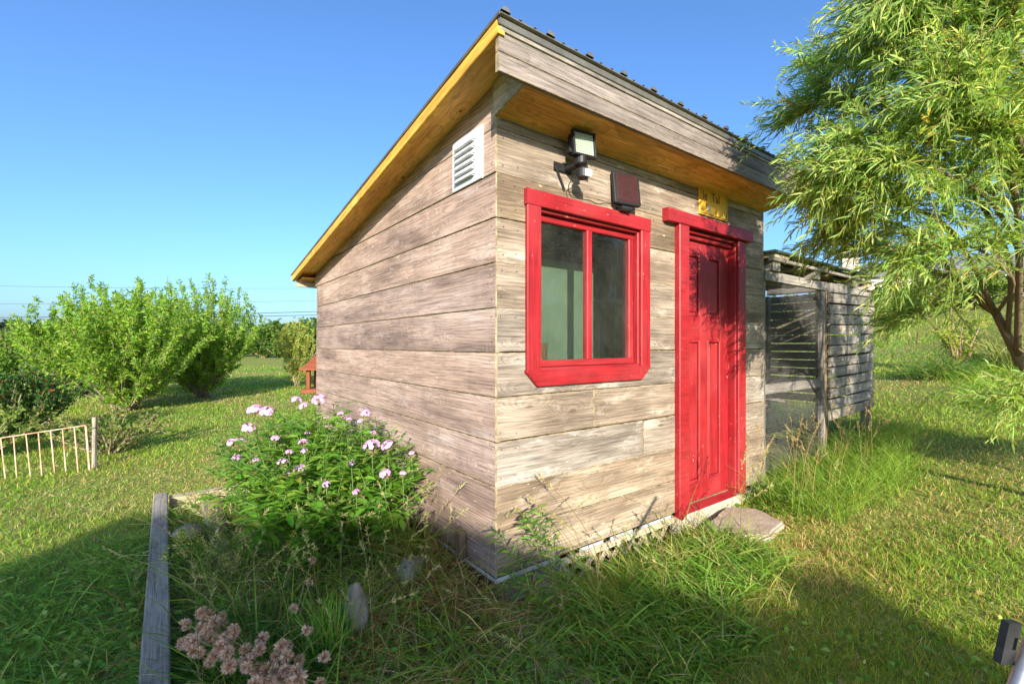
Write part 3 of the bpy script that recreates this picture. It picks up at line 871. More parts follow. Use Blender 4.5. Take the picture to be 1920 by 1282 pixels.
lamp = shed_thing('flood_light', 'black LED flood light with motion sensor above the red window', 'flood light', 0.452, -0.001, 2.47)
box('wall_bracket', (-0.055, -0.012, -0.030), (0.075, 0.0, 0.020), M['black_plastic'], lamp, 0.004)
box('bracket_arm', (0.018, -0.10, -0.020), (0.06, -0.0121, 0.006), M['black_plastic'], lamp, 0.004)
beam('stay', (-0.05, -0.013, -0.005), (0.02, -0.014, -0.13), 0.004, 0.012, M['black_plastic'], lamp)
def lathe(name, prof, mat, parent, seg=16, loc=(0, 0, 0), rot=(0, 0, 0)):
    V = []; Fc = []
    for r, z in prof:
        for j in range(seg):
            a = 2 * math.pi * j / seg
            V.append((r * math.cos(a), r * math.sin(a), z))
    for i in range(len(prof) - 1):
        for j in range(seg):
            q = (j + 1) % seg
            Fc.append((i * seg + j, i * seg + q, (i + 1) * seg + q, (i + 1) * seg + j))
    Fc.append(tuple(range(seg - 1, -1, -1))); Fc.append(tuple((len(prof) - 1) * seg + j for j in range(seg)))
    o = mesh_obj(name, V, Fc, mat, parent)
    o.location = loc; o.rotation_euler = rot
    return o
lathe('swivel_collar', [(0.030, -0.025), (0.036, -0.018), (0.036, 0.018), (0.028, 0.028)], M['black_plastic'], lamp, 16, (0.045, -0.115, 0.010))
lathe('sensor_housing', [(0.026, -0.070), (0.033, -0.062), (0.034, -0.02), (0.027, -0.010)], M['black_plastic'], lamp, 16, (0.052, -0.125, -0.022))
box('sensor_lens', (0.040, -0.167, -0.086), (0.082, -0.150, -0.045), M['sensor_lens'], lamp, 0.006)
hd = empty('lamp_head', (0.055, -0.13, 0.100), 0, lamp)
hd.rotation_euler = (math.radians(-6), 0, math.radians(-8))
box('head_shell', (-0.068, 0.0, -0.062), (0.068, 0.055, 0.062), M['black_plastic'], hd, 0.012)
box('head_rim', (-0.078, -0.016, 0.062), (0.078, 0.010, 0.074), M['black_plastic'], hd, 0.003)
box('head_rim', (-0.078, -0.016, -0.074), (0.078, 0.010, -0.062), M['black_plastic'], hd, 0.003)
box('head_rim', (-0.0785, -0.0155, -0.0735), (-0.066, 0.010, 0.0735), M['black_plastic'], hd, 0.003)
box('head_rim', (0.066, -0.0155, -0.0735), (0.0785, 0.010, 0.0735), M['black_plastic'], hd, 0.003)
box('led_board', (-0.0655, -0.004, -0.0615), (0.0655, 0.0, 0.0615), M['led_back'], hd)
def leds():
    V = []; Fc = []
    for i in range(9):
        for j in range(8):
            cx = -0.058 + i * 0.0145; cz = -0.054 + j * 0.0154; r = 0.0056
            n = len(V)
            for q in range(6):
                a = q * math.pi / 3
                V.append((cx + r * math.cos(a), -0.0041, cz + r * math.sin(a)))
            V.append((cx, -0.0090, cz))
            Fc += [(n + (q + 1) % 6, n + q, n + 6) for q in range(6)]
    o = mesh_obj('led_array', V, Fc, M['led'], hd)
    tag(o, kind='stuff')
leds()
box('pivot_knob', (-0.095, 0.012, -0.055), (-0.069, 0.042, -0.030), M['black_plastic'], hd, 0.006)
beam('yoke', (-0.03, 0.03, -0.10), (-0.03, 0.03, -0.05), 0.02, 0.03, M['black_plastic'], hd)

sol = shed_thing('solar_panel', 'small dark red solar panel in black frame between window and door', 'solar panel', 0.968, -0.052, 2.432, math.radians(6))
sol.rotation_euler = (math.radians(-7), 0, SHED_ROT - math.radians(9))
def rounded_panel(name, w, h, r, y0, y1, mat, parent, seg=5):
    pts = []
    for cx, cz, a0 in ((w - r, h - r, 0), (-w + r, h - r, 90), (-w + r, -h + r, 180), (w - r, -h + r, 270)):
        for q in range(seg + 1):
            a = math.radians(a0 + 90 * q / seg)
            pts.append((cx + r * math.cos(a), cz + r * math.sin(a)))
    return poly_plank(name, pts, y0, y1 - y0, [mat, mat], parent, 0.005)
rounded_panel('frame', 0.106, 0.106, 0.016, -0.012, 0.014, M['black_plastic'], sol)
rounded_panel('cell', 0.088, 0.090, 0.006, -0.0135, -0.0121, M['solar'], sol)
box('foot_bracket', (-0.05, -0.004, -0.140), (0.035, 0.045, -0.1065), M['black_plastic'], sol, 0.010)

def wall_cable():
    pts = [S2W(0.50, -0.10, 2.42), S2W(0.47, -0.05, 2.36), S2W(0.50, -0.035, 2.305), S2W(0.56, -0.036, 2.300), S2W(0.66, -0.035, 2.308), S2W(0.72, -0.034, 2.298), S2W(0.80, -0.035, 2.318), S2W(0.90, -0.04, 2.315), S2W(0.99, -0.036, 2.306), S2W(1.06, -0.036, 2.302)]
    V, T, C = tube(spline(pts, 40), 0.0028, 5, (0, 0, 0))
    o = tri_mesh('light_cable', V, T, M['cable'])
    tag(o, 'thin black cable running from flood light to solar panel', 'cable')
wall_cable()

sign = shed_thing('wall_sign', 'small yellow painted wooden sign above the red door', 'sign', 2.062, -0.001, 2.545)
poly_plank('sign_board', [(-0.200, -0.105), (0.200, -0.105), (0.205, 0.095), (0.185, 0.110), (-0.19, 0.110), (-0.205, 0.095)], -0.014, 0.013, [M['sign_yellow'], M['rake_trim']], sign, 0.003)
def sign_border():
    V = []; Fc = []
    for (x0, x1, z0, z1) in ((-0.185, 0.185, 0.094, 0.099), (-0.185, 0.185, -0.096, -0.091), (-0.188, -0.183, -0.091, 0.094), (0.183, 0.188, -0.091, 0.094)):
        n = len(V); V += [(x0, -0.0146, z0), (x1, -0.0146, z0), (x1, -0.0146, z1), (x0, -0.0146, z1)]; Fc.append((n, n + 1, n + 2, n + 3))
    mesh_obj('border_line', V, Fc, M['ink'], sign)
sign_border()
def text_mesh(name, s, size, loc, mat, parent):
    cu = bpy.data.curves.new(name, 'FONT'); cu.body = s; cu.size = size; cu.extrude = 0.0004
    t = bpy.data.objects.new(name, cu); COL.objects.link(t)
    dg = bpy.context.evaluated_depsgraph_get()
    me = bpy.data.meshes.new_from_object(t.evaluated_get(dg))
    bpy.data.objects.remove(t)
    me.materials.clear(); me.materials.append(mat)
    o = bpy.data.objects.new(name, me); link(o, parent)
    o.location = loc; o.rotation_euler = (math.radians(90), 0, 0)
    return o
text_mesh('lettering', 'le  Tal', 0.098, (-0.165, -0.0152, 0.012), M['ink'], sign)
def sign_mark():
    V = [(0, -0.0148, 0)]; n = 18
    for j in range(n):
        a = 2 * math.pi * j / n; r = 0.030 * (1 + 0.15 * math.sin(3 * a))
        V.append((r * math.cos(a), -0.0148, 1.1 * r * math.sin(a)))
    o = mesh_obj('worn_mark', V, [(0, 1 + j, 1 + (j + 1) % n) for j in range(n)], M['stone'], sign)
    o.location = (-0.075, 0, -0.050)
    beam('drawn_line', (-0.115, -0.0150, -0.08), (-0.110, -0.0150, 0.005), 0.0006, 0.004, M['ink'], sign, (1, 0, 0), 0)
sign_mark()

# ------------------------------------------------------------------ the slatted pen beside the shed
pen = tag(empty('slatted_pen', S2W(2.93, 0.0, 0.0), SHED_ROT), 'grey slatted wooden pen with wire mesh front attached to the shed', 'pen')
PX = 2.93
def pb(name, x0, x1, y0, y1, z0, z1, mat='grey_wood', ch=0.003, parent=None, edge=None):
    return box(name, (x0 - PX, y0, z0), (x1 - PX, y1, z1), M[mat], parent or pen, ch, edge)
PD = 1.35
pb('post', 2.945, 2.985, 0.02, 0.06, 0.1, 2.03, 'grey_wood')
pb('post', 4.255, 4.345, 0.022, 0.06, 0.2, 2.03, 'grey_wood')
pb('post', 4.352, 4.43, 0.03, 0.12, 0.2, 2.13, 'dark_wood')
pb('post', 5.76, 5.84, 0.03, 0.12, 0.3, 2.16, 'grey_wood')
pb('post', 5.76, 5.84, PD - .1, PD - .02, 0.3, 2.16, 'grey_wood')
pb('post', 3.0, 3.08, PD - .1, PD - .02, 0.3, 2.16, 'grey_wood')
pb('top_rail', 2.935, 4.35, 0.0, 0.04, 2.03, 2.118, 'grey_wood')
pb('mid_rail', 2.986, 4.254, 0.022, 0.058, 1.0, 1.085, 'grey_wood')
beam('inner_brace', (3.4 - PX, 0.45, 0.55), (4.5 - PX, 0.55, 1.0), 0.04, 0.09, M['grey_wood'], pen)
beam('inner_board', (3.0 - PX, 0.3, 0.98), (4.3 - PX, 0.5, 0.80), 0.2, 0.03, M['grey_wood'], pen)
wiremesh = []
def build_mesh_panel():
    V = []; Fc = []
    def wire(x0, z0, x1, z1, r):
        n = len(V); y = 0.0195
        if abs(x1 - x0) > abs(z1 - z0):
            o = [(0, -r), (r, 0), (0, r), (-r, 0)]
            for xx in (x0, x1): V.extend([(xx - PX, y + a, z0 + b) for a, b in o])
        else:
            o = [(-r, 0), (0, r), (r, 0), (0, -r)]
            for zz in (z0, z1): V.extend([(x0 + a - PX, y + b * .9, zz) for a, b in o])
        for j in range(4):
            q = (j + 1) % 4; Fc.append((n + j, n + q, n + 4 + q, n + 4 + j))
    rr = random.Random(8)
    z = 0.3
    while z < 2.03:
        wire(2.96, z, 4.30, z + rr.uniform(-.001, .001), 0.0012); z += 0.021
    x = 2.96
    while x < 4.31:
        wire(x, 0.3, x, 2.03, 0.0011); x += 0.021
    tag(mesh_obj('wire_mesh', V, Fc, M['wire'], pen), kind='stuff')
build_mesh_panel()
rs = random.Random(21)
for i in range(13):
    z = 0.642 + i * 0.1165
    j = rs.uniform(-.004, .004)
    beam('slat', (4.432 - PX, 0.012, z + 0.048 - 0.012 + j), (5.862 - PX + rs.uniform(-.012, .012), 0.012 + rs.uniform(-.003, .003), z + 0.048 + 0.02 + j), 0.02, 0.1, M['grey_wood'], pen, (0, 0, 1), 0.003)
for i in range(14):
    z = 0.66 + i * 0.1165
    beam('slat', (5.872 - PX, 0.04, z + 0.05), (5.872 - PX, PD - 0.03, z + 0.05 + rs.uniform(-.006, .006)), 0.018, 0.1, M['grey_wood'], pen, (0, 0, 1), 0.003)
for i in range(15):
    z = 0.50 + i * 0.1165
    beam('slat', (2.96 - PX, PD, z + 0.05 + rs.uniform(-.008, .008)), (5.86 - PX, PD, z + 0.05 + rs.uniform(-.008, .008)), 0.018, 0.099, M['dark_wood'], pen, (0, 0, 1), 0.003)
# pallet roof: sheet, deck boards, stringers and blocks
proof = empty('pen_roof', (0, 0, 0), 0, pen)
pb('roof_sheet', 2.93, 5.72, -0.09, PD + 0.1, 2.268, 2.29, 'green_sheet', 0.003, proof)
pb('stringer', 2.96, 5.66, -0.055, -0.015, 2.203, 2.232, 'grey_wood', 0.002, proof)
for x0, x1 in ((2.965, 3.26), (4.05, 4.2), (5.02, 5.12)):
    pb('pallet_block', x0, x1, -0.06, 0.05, 2.2325, 2.2675, 'raw_wood', 0.002, proof)
for x0 in (3.02, 3.93, 5.0, 5.52):
    pb('pallet_block', x0, x0 + 0.14, -0.03, 0.07, 2.121, 2.2025, 'raw_wood' if x0 > 4.5 else 'grey_wood', 0.002, proof)
for y in (0.18, 0.5, 0.85, 1.2):
    pb('deck_board', 2.96, 5.66, y, y + 0.1, 2.235, 2.258, 'raw_wood', 0.002, proof)
for x0 in (3.05, 3.75, 4.45, 5.2):
    pb('cross_board', x0, x0 + 0.1, -0.014, PD, 2.206, 2.23, 'raw_wood', 0.002, proof)

# ------------------------------------------------------------------ the house behind the viewer (its shadow lies over the foreground)
def back_house():
    h = tag(empty('house', (0.0, -10.0, 0.0), 0), 'white clapboard house behind the viewer whose shadow lies over the foreground', 'house')
    x0, x1 = -1.85, 3.20
    box('wall', (x0 + .1, -6.0, 0), (x1 - .1, -0.3, 4.1), M['white_wall'], h)
    for i in range(19):
        z = 0.1 + i * 0.205
        box('clapboard', (x0 + .08, -0.3, z), (x1 - .08, -0.275, z + 0.2), M['white_wall'], h, 0.004)
    # long flat ridge that falls away to one side, with a square vent stack at its low end
    prof = [(x0, 4.05), (x1, 4.05), (x1, 4.37), (2.36, 4.42), (0.80, 4.85), (x0, 4.85)]
    poly_plank('roof', prof, -6.2, 6.2, [M['slate'], M['slate']], h, 0.01)
    box('vent_stack', (2.78, -0.5, 4.3), (x1, -0.05, 4.55), M['slate'], h, 0.01)
    for x in (-1.2, 1.6):
        w = box('window', (x, -0.272, 1.0), (x + 0.9, -0.25, 2.2), M['white_wall'], h, 0.004)
        box('window_pane', (x + 0.07, -0.249, 1.07), (x + 0.83, -0.245, 2.13), M['house_glass'], h)
    dr = box('door', (0.2, -0.272, 0.05), (1.1, -0.25, 2.1), M['slate'], h, 0.004)
back_house()

# ------------------------------------------------------------------ raised bed and stones
bed = tag(empty('raised_bed', S2W(-1.4, 0.0, 0.0), SHED_ROT), 'raised garden bed edged with grey weathered timbers beside the shed', 'raised bed')
beam('timber', (0, -0.75, 0.225), (0, 2.66, 0.225), 0.092, 0.09, M['grey_wood'], bed, (0, 0, 1), 0.006)
beam('timber', (0.003, -0.70, 0.13), (0.002, 2.62, 0.13), 0.088, 0.09, M['grey_wood'], bed, (0, 0, 1), 0.006)
beam('timber', (0.055, 2.60, 0.205), (1.30, 2.62, 0.200), 0.09, 0.085, M['raw_wood'], bed, (0, 0, 1), 0.006)
beam('timber', (0.055, 2.60, 0.112), (1.30, 2.62, 0.110), 0.085, 0.09, M['dark_wood'], bed, (0, 0, 1), 0.006)
def bed_soil_h(X, Y):
    return 0.12 + 0.04 * (fbm(X, Y, 3.0, 17) - 0.5) + 0.02 * np.clip(-X, 0, 1.4)
def build_soil():
    xs = np.linspace(-1.36, -0.01, 30); ys = np.linspace(-0.75, 2.56, 60)
    X, Y = np.meshgrid(xs, ys); Z = bed_soil_h(X, Y)
    Z[0, :] = 0.0; Z[-1, :] = 0.02
    wx, wy = S2W_np(X, Y)
    V = np.stack([wx.ravel(), wy.ravel(), Z.ravel()], 1)
    n = 30; m = 60
    i = (np.arange(m - 1)[:, None] * n + np.arange(n - 1)[None]).ravel()
    T = np.concatenate([np.stack([i, i + 1, i + n + 1], 1), np.stack([i, i + n + 1, i + n], 1)])
    tag(tri_mesh('garden_soil', V, T, M['soil'], smooth=True), 'dark soil inside the raised bed', None, None, 'structure')
build_soil()
fp = tag(beam('fallen_plank', at(392, 945, 3.45), at(432, 1080, 2.62), 0.10, 0.035, M['grey_wood'], None, (0.3, 0, 1), 0.004), 'loose grey plank lying across the raised bed weeds', 'plank')
fp2 = tag(beam('fallen_lath', at(412, 938, 3.5), at(425, 1000, 3.05), 0.03, 0.03, M['dark_wood'], None, (0.3, 0, 1), 0.004), 'thin brown lath lying beside the loose grey plank', 'lath')
tag(rock('field_stone', at(352, 1000, 2.9), (0.085, 0.075, 0.06), M['tan_dark'], 4), 'small tan stone in the far corner of the raised bed', 'stone')
tag(rock('upright_stone', at(668, 1150, 2.02), (0.062, 0.05, 0.13), M['tan_dark'], 17, sub=3, amp=0.9), 'upright grey stone half hidden in dry grass', 'stone')
tag(rock('flat_stone', S2W(-0.28, 0.42, 0.17), (0.10, 0.13, 0.10), M['grey_stone'], 15), 'dark stone tucked against the shed wall under the phlox', 'stone')
tag(rock('corner_stone', S2W(0.10, -0.10, -0.01), (0.13, 0.10, 0.09), M['stone'], 23), 'rough tan stone under the front corner of the shed', 'stone')
tag(rock('base_rock', S2W(0.30, -0.06, 0.06), (0.09, 0.07, 0.13), M['stone'], 31), 'reddish rock leaning beside the shed corner base', 'rock')
def step_stone():
    pts = [(1.78, -0.12), (2.20, -0.04), (2.36, -0.20), (2.22, -0.46), (1.90, -0.50), (1.76, -0.40)]
    cx = sum(p[0] for p in pts) / 6; cy = sum(p[1] for p in pts) / 6
    bm = bmesh.new()
    top = [bm.verts.new((p[0] - cx, p[1] - cy, 0.10)) for p in pts]
    bot = [bm.verts.new(((p[0] - cx) * 1.02, (p[1] - cy) * 1.02, -0.06)) for p in pts]
    f = bm.faces.new(top); bm.faces.new(list(reversed(bot)))
    for i in range(6): bm.faces.new((bot[i], bot[(i + 1) % 6], top[(i + 1) % 6], top[i]))
    bmesh.ops.recalc_face_normals(bm, faces=bm.faces)
    bmesh.ops.bevel(bm, geom=list(bm.edges), offset=0.014, segments=2, affect='EDGES')
    bmesh.ops.triangulate(bm, faces=bm.faces)
    bmesh.ops.subdivide_edges(bm, edges=list(bm.edges), cuts=2, use_grid_fill=True)
    for v in bm.verts:
        v.co.z += 0.010 * math.sin(7 * v.co.x + 1) * math.cos(6 * v.co.y) - 0.05 * v.co.y * 0
        v.co.x += 0.006 * math.sin(31 * v.co.y + 9 * v.co.z); v.co.y += 0.006 * math.sin(27 * v.co.x + 11 * v.co.z)
    me = bpy.data.meshes.new('door_step'); bm.to_mesh(me); bm.free(); me.materials.append(M['stone'])
    o = bpy.data.objects.new('door_step', me); link(o)
    o.location = S2W(cx, cy, 0.065); o.rotation_euler = (0, 0, SHED_ROT)
    tag(o, 'broken tan stone slab used as a step below the red door', 'step')
step_stone()

# ------------------------------------------------------------------ low metal fence at the left, post
def fence():
    f = tag(empty('metal_fence', (-4.85, 5.28, 0.0), 0), 'low rusty white metal railing at the left edge of the lawn', 'railing')
    a = at(161, 797, 5.28); b = at(-140, 842, 4.75)
    o = Vector((-4.85, 5.28, 0))
    beam('top_rail', a - o, b - o, 0.012, 0.012, M['rust_paint'], f)
    d = (b - a)
    for i in range(13):
        t = i * 0.0795
        p = a + d * t
        g = float(ground(p.x, p.y))
        w = 0.020 if i == 0 else 0.0125
        beam('bar', p - o + Vector((0, 0, -0.009)), Vector((p.x + 0.045 + 0.01 * math.sin(i * 3), p.y, g - 0.03)) - o, w, w * 0.6, M['rust_paint'], f, (0, 1, 0), 0.002)
fence()
tag(beam('fence_post', (-4.88, 5.42, -0.05), (-4.90, 5.45, 0.60), 0.04, 0.035, M['grey_wood'], None, (0, 1, 0), 0.004), 'short grey wooden post at the end of the metal railing', 'post')

# ------------------------------------------------------------------ wooden lantern-shaped feeder behind the shed
def feeder():
    f = tag(empty('garden_feeder', (-5.62, 13.7, float(ground(-5.62, 13.7))), 0.0), 'red-brown wooden bird feeder with peaked roof behind the shed', 'bird feeder')
    gz = float(ground(-5.62, 13.7))
    z0 = at(590, 735, 13.7).z - gz
    box('base', (-0.42, -0.42, z0), (0.42, 0.42, z0 + 0.13), M['bird_red'], f, 0.01)
    for x in (-0.27, 0.27):
        for y in (-0.27, 0.27):
            box('post', (x - 0.055, y - 0.055, z0 + 0.13), (x + 0.055, y + 0.055, z0 + 0.66), M['bird_red'], f, 0.01)
    box('eave', (-0.46, -0.46, z0 + 0.66), (0.46, 0.46, z0 + 0.74), M['bird_red'], f, 0.01)
    zt = z0 + 0.74
    V = [(-0.40, -0.40, zt), (0.40, -0.40, zt), (0.40, 0.40, zt), (-0.40, 0.40, zt), (-0.06, -0.06, zt + 0.42), (0.06, -0.06, zt + 0.42), (0.06, 0.06, zt + 0.42), (-0.06, 0.06, zt + 0.42)]
    mesh_obj('roof', V, [(0, 1, 5, 4), (1, 2, 6, 5), (2, 3, 7, 6), (3, 0, 4, 7), (4, 5, 6, 7)], M['bird_red'], f)
    box('finial', (-0.04, -0.04, zt + 0.42), (0.04, 0.04, zt + 0.55), M['bird_red'], f, 0.01)
    box('stand', (-0.2, -0.2, -0.05), (0.2, 0.2, z0), M['bird_red'], f, 0.01)
feeder()

# ------------------------------------------------------------------ tripod leg at the lower right corner
def tripod():
    t = tag(empty('tripod_leg', (0.80, 0.62, 0.05), 0), 'grey tripod leg with black clamp lever at the bottom right corner', 'tripod')
    o = Vector((0.80, 0.62, 0.05))
    p1 = at(1906, 1290, 0.85); p2 = at(1960, 1130, 0.90)
    dd = (p2 - p1).normalized()
    foot = p1 - dd * 0.55; top = p2 + dd * 0.3
    V, T, C = tube([foot - o, p1 - o, p2 - o, top - o], 0.013, 14)
    tri_mesh('tube', V, T, M['grey_metal'], t, smooth=True)
    a = at(1876, 1245, 0.86); b = at(1893, 1167, 0.86)
    V0 = []
    ax = (b - a).normalized(); sd = Vector((1, 0.25, 0)); sd = (sd - ax * sd.dot(ax)).normalized(); nn = ax.cross(sd)
    L = (b - a).length; W = 0.036; Tk = 0.012
    def P(u, v, w): return a + ax * (u * L) + sd * (v * W) + nn * (w * Tk) - o
    # plate with a slot: four bars
    for nm, (u0, u1, v0, v1) in (('clamp_lever', (0, 0.36, 0, 1.0)), ('lever_end', (0.66, 1.0, 0, 1.0)), ('lever_side', (0.3601, 0.6599, 0, 0.62)), ('lever_side', (0.3601, 0.6599, 0.9, 1.0))):
        vs = [P(u, v, w) for w in (0, 1) for u, v in ((u0, v0), (u1, v0), (u1, v1), (u0, v1))]
        mesh_obj(nm, vs, [(3, 2, 1, 0), (4, 5, 6, 7), (0, 1, 5, 4), (1, 2, 6, 5), (2, 3, 7, 6), (3, 0, 4, 7)], M['black_plastic'], t)
tripod()

# ------------------------------------------------------------------ far house, power lines
def far_house():
    gz = 5.0
    h = tag(empty('distant_house', (34.0, 40.0, gz), math.radians(-20)), 'white house with grey roof and pale chimney on the hill', 'house')
    c = Vector((34.0, 40.0, 0))
    box('wall', (-5.2, 0, -1.6), (9, 7, 2.35), M['white_wall'], h)
    for i in range(11):
        box('clapboard', (-5.22, -0.03, -0.0 + i * 0.21), (9.02, -0.0005, 0.2 + i * 0.21), M['white_wall'], h, 0.01)
    V = [(-6.4, -0.5, 2.3), (9.5, -0.5, 2.3), (9.5, 7.5, 2.3), (-6.4, 7.5, 2.3), (-3.5, 3.5, 3.9), (9.5, 3.5, 4.5)]
    mesh_obj('roof', V, [(0, 1, 5, 4), (2, 3, 4, 5), (3, 0, 4), (1, 2, 5), (3, 2, 1, 0)], M['slate'], h)
    for x in (-4.3, -1.6, 1.6, 4.2):
        w = box('window', (x, -0.10, 0.55), (x + 1.3, -0.031, 1.95), M['white_wall'], h, 0.01)
        box('window_pane', (x + 0.1, -0.112, 0.65), (x + 0.62, -0.101, 1.85), M['house_glass'], h)
        box('window_pane', (x + 0.68, -0.112, 0.65), (x + 1.2, -0.101, 1.85), M['house_glass'], h)
    lo, hi = (-5.0, -1.25, -1.5), (-3.75, -0.12, 4.1)
    ch = box('chimney', lo, hi, M['chimney'], h, 0.02)
    V = [(-5.35, -1.6, 4.1), (-3.4, -1.6, 4.1), (-3.4, 0.2, 4.1), (-5.35, 0.2, 4.1), (-4.6, -0.8, 4.75), (-4.1, -0.8, 4.75), (-4.1, -0.5, 4.75), (-4.6, -0.5, 4.75)]
    mesh_obj('chimney_cap', V, [(0, 1, 5, 4), (1, 2, 6, 5), (2, 3, 7, 6), (3, 0, 4, 7), (4, 5, 6, 7), (3, 2, 1, 0)], M['slate'], h)
far_house()
def power_lines():
    for i, (ya, yb, lab) in enumerate(((597, 579, 'upper thick power wire low over the horizon on the left'), (600, 586, 'lower thick power wire low over the horizon on the left'),
                                       (569, 560, 'thin middle power wire across the pale sky at left'), (531, 540, 'thin highest power wire across the pale sky at left'))):
        D = 70.0
        a = at(-260, ya, D); b = at(760, yb, D + 6)
        pts = []
        for t in np.linspace(0, 1, 24):
            p = a.lerp(b, float(t)); p.z -= 0.9 * math.sin(math.pi * t) * 0.4
            pts.append(tuple(p))
        V, T, C = tube(pts, 0.045 if i < 2 else 0.02, 5, (0, 0, 0))
        tag(tri_mesh('power_line', V, T, M['cable']), lab, 'power line', 'power wires')
power_lines()

# ================================================================== vegetation
GREEN = [(0.12, 0.25, 0.025, 3), (0.19, 0.33, 0.035, 3), (0.27, 0.39, 0.048, 2.5), (0.36, 0.42, 0.08, 1.3)]
LUSH = [(0.13, 0.28, 0.04, 3), (0.19, 0.35, 0.05, 3), (0.25, 0.40, 0.07, 2), (0.37, 0.46, 0.12, 1.2)]
STRAW = [(0.42, 0.33, 0.15, 3), (0.34, 0.24, 0.10, 2), (0.50, 0.42, 0.22, 1.5)]
BROWN = [(0.30, 0.15, 0.06, 2), (0.38, 0.22, 0.09, 2), (0.22, 0.12, 0.05, 1)]

def in_shed(x, y, pad=0.0):
    X, Y = W2S_np(x, y)
    a = (X > -pad) & (X < FW + pad) & (Y > -pad) & (Y < SL + pad)
    b = (X > FW) & (X < 5.9) & (Y > -0.02 - pad) & (Y < PD + pad)
    return a | b

def in_bed(x, y):
    X, Y = W2S_np(x, y)
    return (X > -1.46) & (X < 0.0) & (Y > -0.78) & (Y < 2.68)

def lawn():
    n = 430000
    r = np.exp(rng.uniform(np.log(1.05), np.log(34.0), n))
    a = rng.uniform(math.radians(-68), math.radians(68), n)
    x = r * np.sin(a); y = r * np.cos(a)
    keep = ~in_shed(x, y, 0.0) & ~in_bed(x, y)
    x, y, r = x[keep], y[keep], r[keep]
    dry = fbm(x, y, 0.55, 41, 4)
    dry = np.clip((dry - 0.45) * 5.0 + 0.9 * np.exp(-((x + 3.4) ** 2 / 1.6 + (y - 4.6) ** 2 / 0.35)) + 0.7 * np.exp(-((x - 1.9) ** 2 / 0.25 + (y - 3.3) ** 2 / 0.5)) + 0.5 * np.exp(-((x - 6.5) ** 2 / 5 + (y - 8.0) ** 2 / 1.2)), 0, 1)
    thick = fbm(x, y, 1.3, 77, 3)
    keep = rng.random(len(x)) > dry * 0.35
    x, y, r, dry, thick = x[keep], y[keep], r[keep], dry[keep], thick[keep]
    n = len(x)
    z = ground(x, y)
    P = np.stack([x, y, z - 0.004], 1)
    L = rng.uniform(0.035, 0.085, n) * (0.6 + 0.9 * thick) * (1 - 0.35 * dry) * np.clip(1.0 + (r - 6) * 0.02, 1, 1.5)
    W = 0.0030 * np.clip(r / 2.6, 0.8, 9) * rng.uniform(0.7, 1.3, n)
    D = np.stack([rng.normal(0, 0.36, n), rng.normal(0, 0.36, n), np.ones(n)], 1)
    dr = np.stack([rng.normal(0, 0.25, n), rng.normal(0, 0.25, n), -0.15 * np.ones(n)], 1) * L[:, None]
    C = pick(GREEN, n)
    st = rng.random(n) < (0.07 + 0.55 * dry)
    C[st] = pick(STRAW, int(st.sum()))
    yel = (fbm(x, y, 0.35, 90, 2) - 0.5)[:, None]
    C = C * (1 + yel * np.array([0.9, 0.35, 0.3]))
    g = Geo(); g.add(*strips(P, D, L, W, C, dr, k=2))
    tag(g.build('lawn_grass', M['grass']), 'short mown lawn grass with straw patches around the shed', 'grass', None, 'stuff')
lawn()

def lawn_weeds():
    n = 9000
    r = np.exp(rng.uniform(np.log(1.4), np.log(9.0), n)); a = rng.uniform(math.radians(-60), math.radians(60), n)
    x = r * np.sin(a); y = r * np.cos(a)
    m = ~in_shed(x, y, 0.0) & ~in_bed(x, y) & (fbm(x, y, 1.1, 61, 3) > 0.54)
    x, y = x[m], y[m]; n = len(x)
    P = np.stack([x, y, ground(x, y) + rng.uniform(0.01, 0.05, n)], 1)
    D = np.stack([rng.normal(size=n), rng.normal(size=n), rng.uniform(0, 0.5, n)], 1)
    Nn = np.stack([rng.normal(0, .3, n), rng.normal(0, .3, n), np.ones(n)], 1)
    L = rng.uniform(0.016, 0.045, n)
    g = Geo(); g.add(*broad_leaves(P, D, Nn, L, L * 0.7, pick(LUSH + [(0.34, 0.30, 0.10, 0.5)], n)))
    tag(g.build('lawn_weeds', M['leaf']), 'clover and small broad-leaved weeds scattered through the lawn', 'weeds', None, 'stuff')
lawn_weeds()

def tuft(g, X, Y, n, Lr, Wr, pal, lean=(0, 0), spread=0.35, droop=0.5, shed_xy=True, rad=0.1, k=4, zf=None):
    """n long blades round shed coordinates X,Y"""
    px = X + rng.normal(0, rad, n) if np.isscalar(X) else X
    py = Y + rng.normal(0, rad, n) if np.isscalar(Y) else Y
    if shed_xy: wx, wy = S2W_np(px, py)
    else: wx, wy = px, py
    z = (ground(wx, wy) if zf is None else zf(px, py)) - 0.01
    L = rng.uniform(*Lr, n); W = rng.uniform(*Wr, n)
    D = np.stack([rng.normal(lean[0], spread, n), rng.normal(lean[1], spread, n), np.ones(n)], 1)
    h = D.copy(); h[:, 2] = 0; h = norm(h)
    dr = (h * rng.uniform(0.1, 0.6, n)[:, None] + np.array([0, 0, -1.0]) * rng.uniform(0.2, 1.0, n)[:, None] * droop) * L[:, None]
    g.add(*strips(np.stack([wx, wy, z], 1), D, L, W, pick(pal, n), dr, k=k, prof=(0.7, 1.0, 0.85, 0.55)))

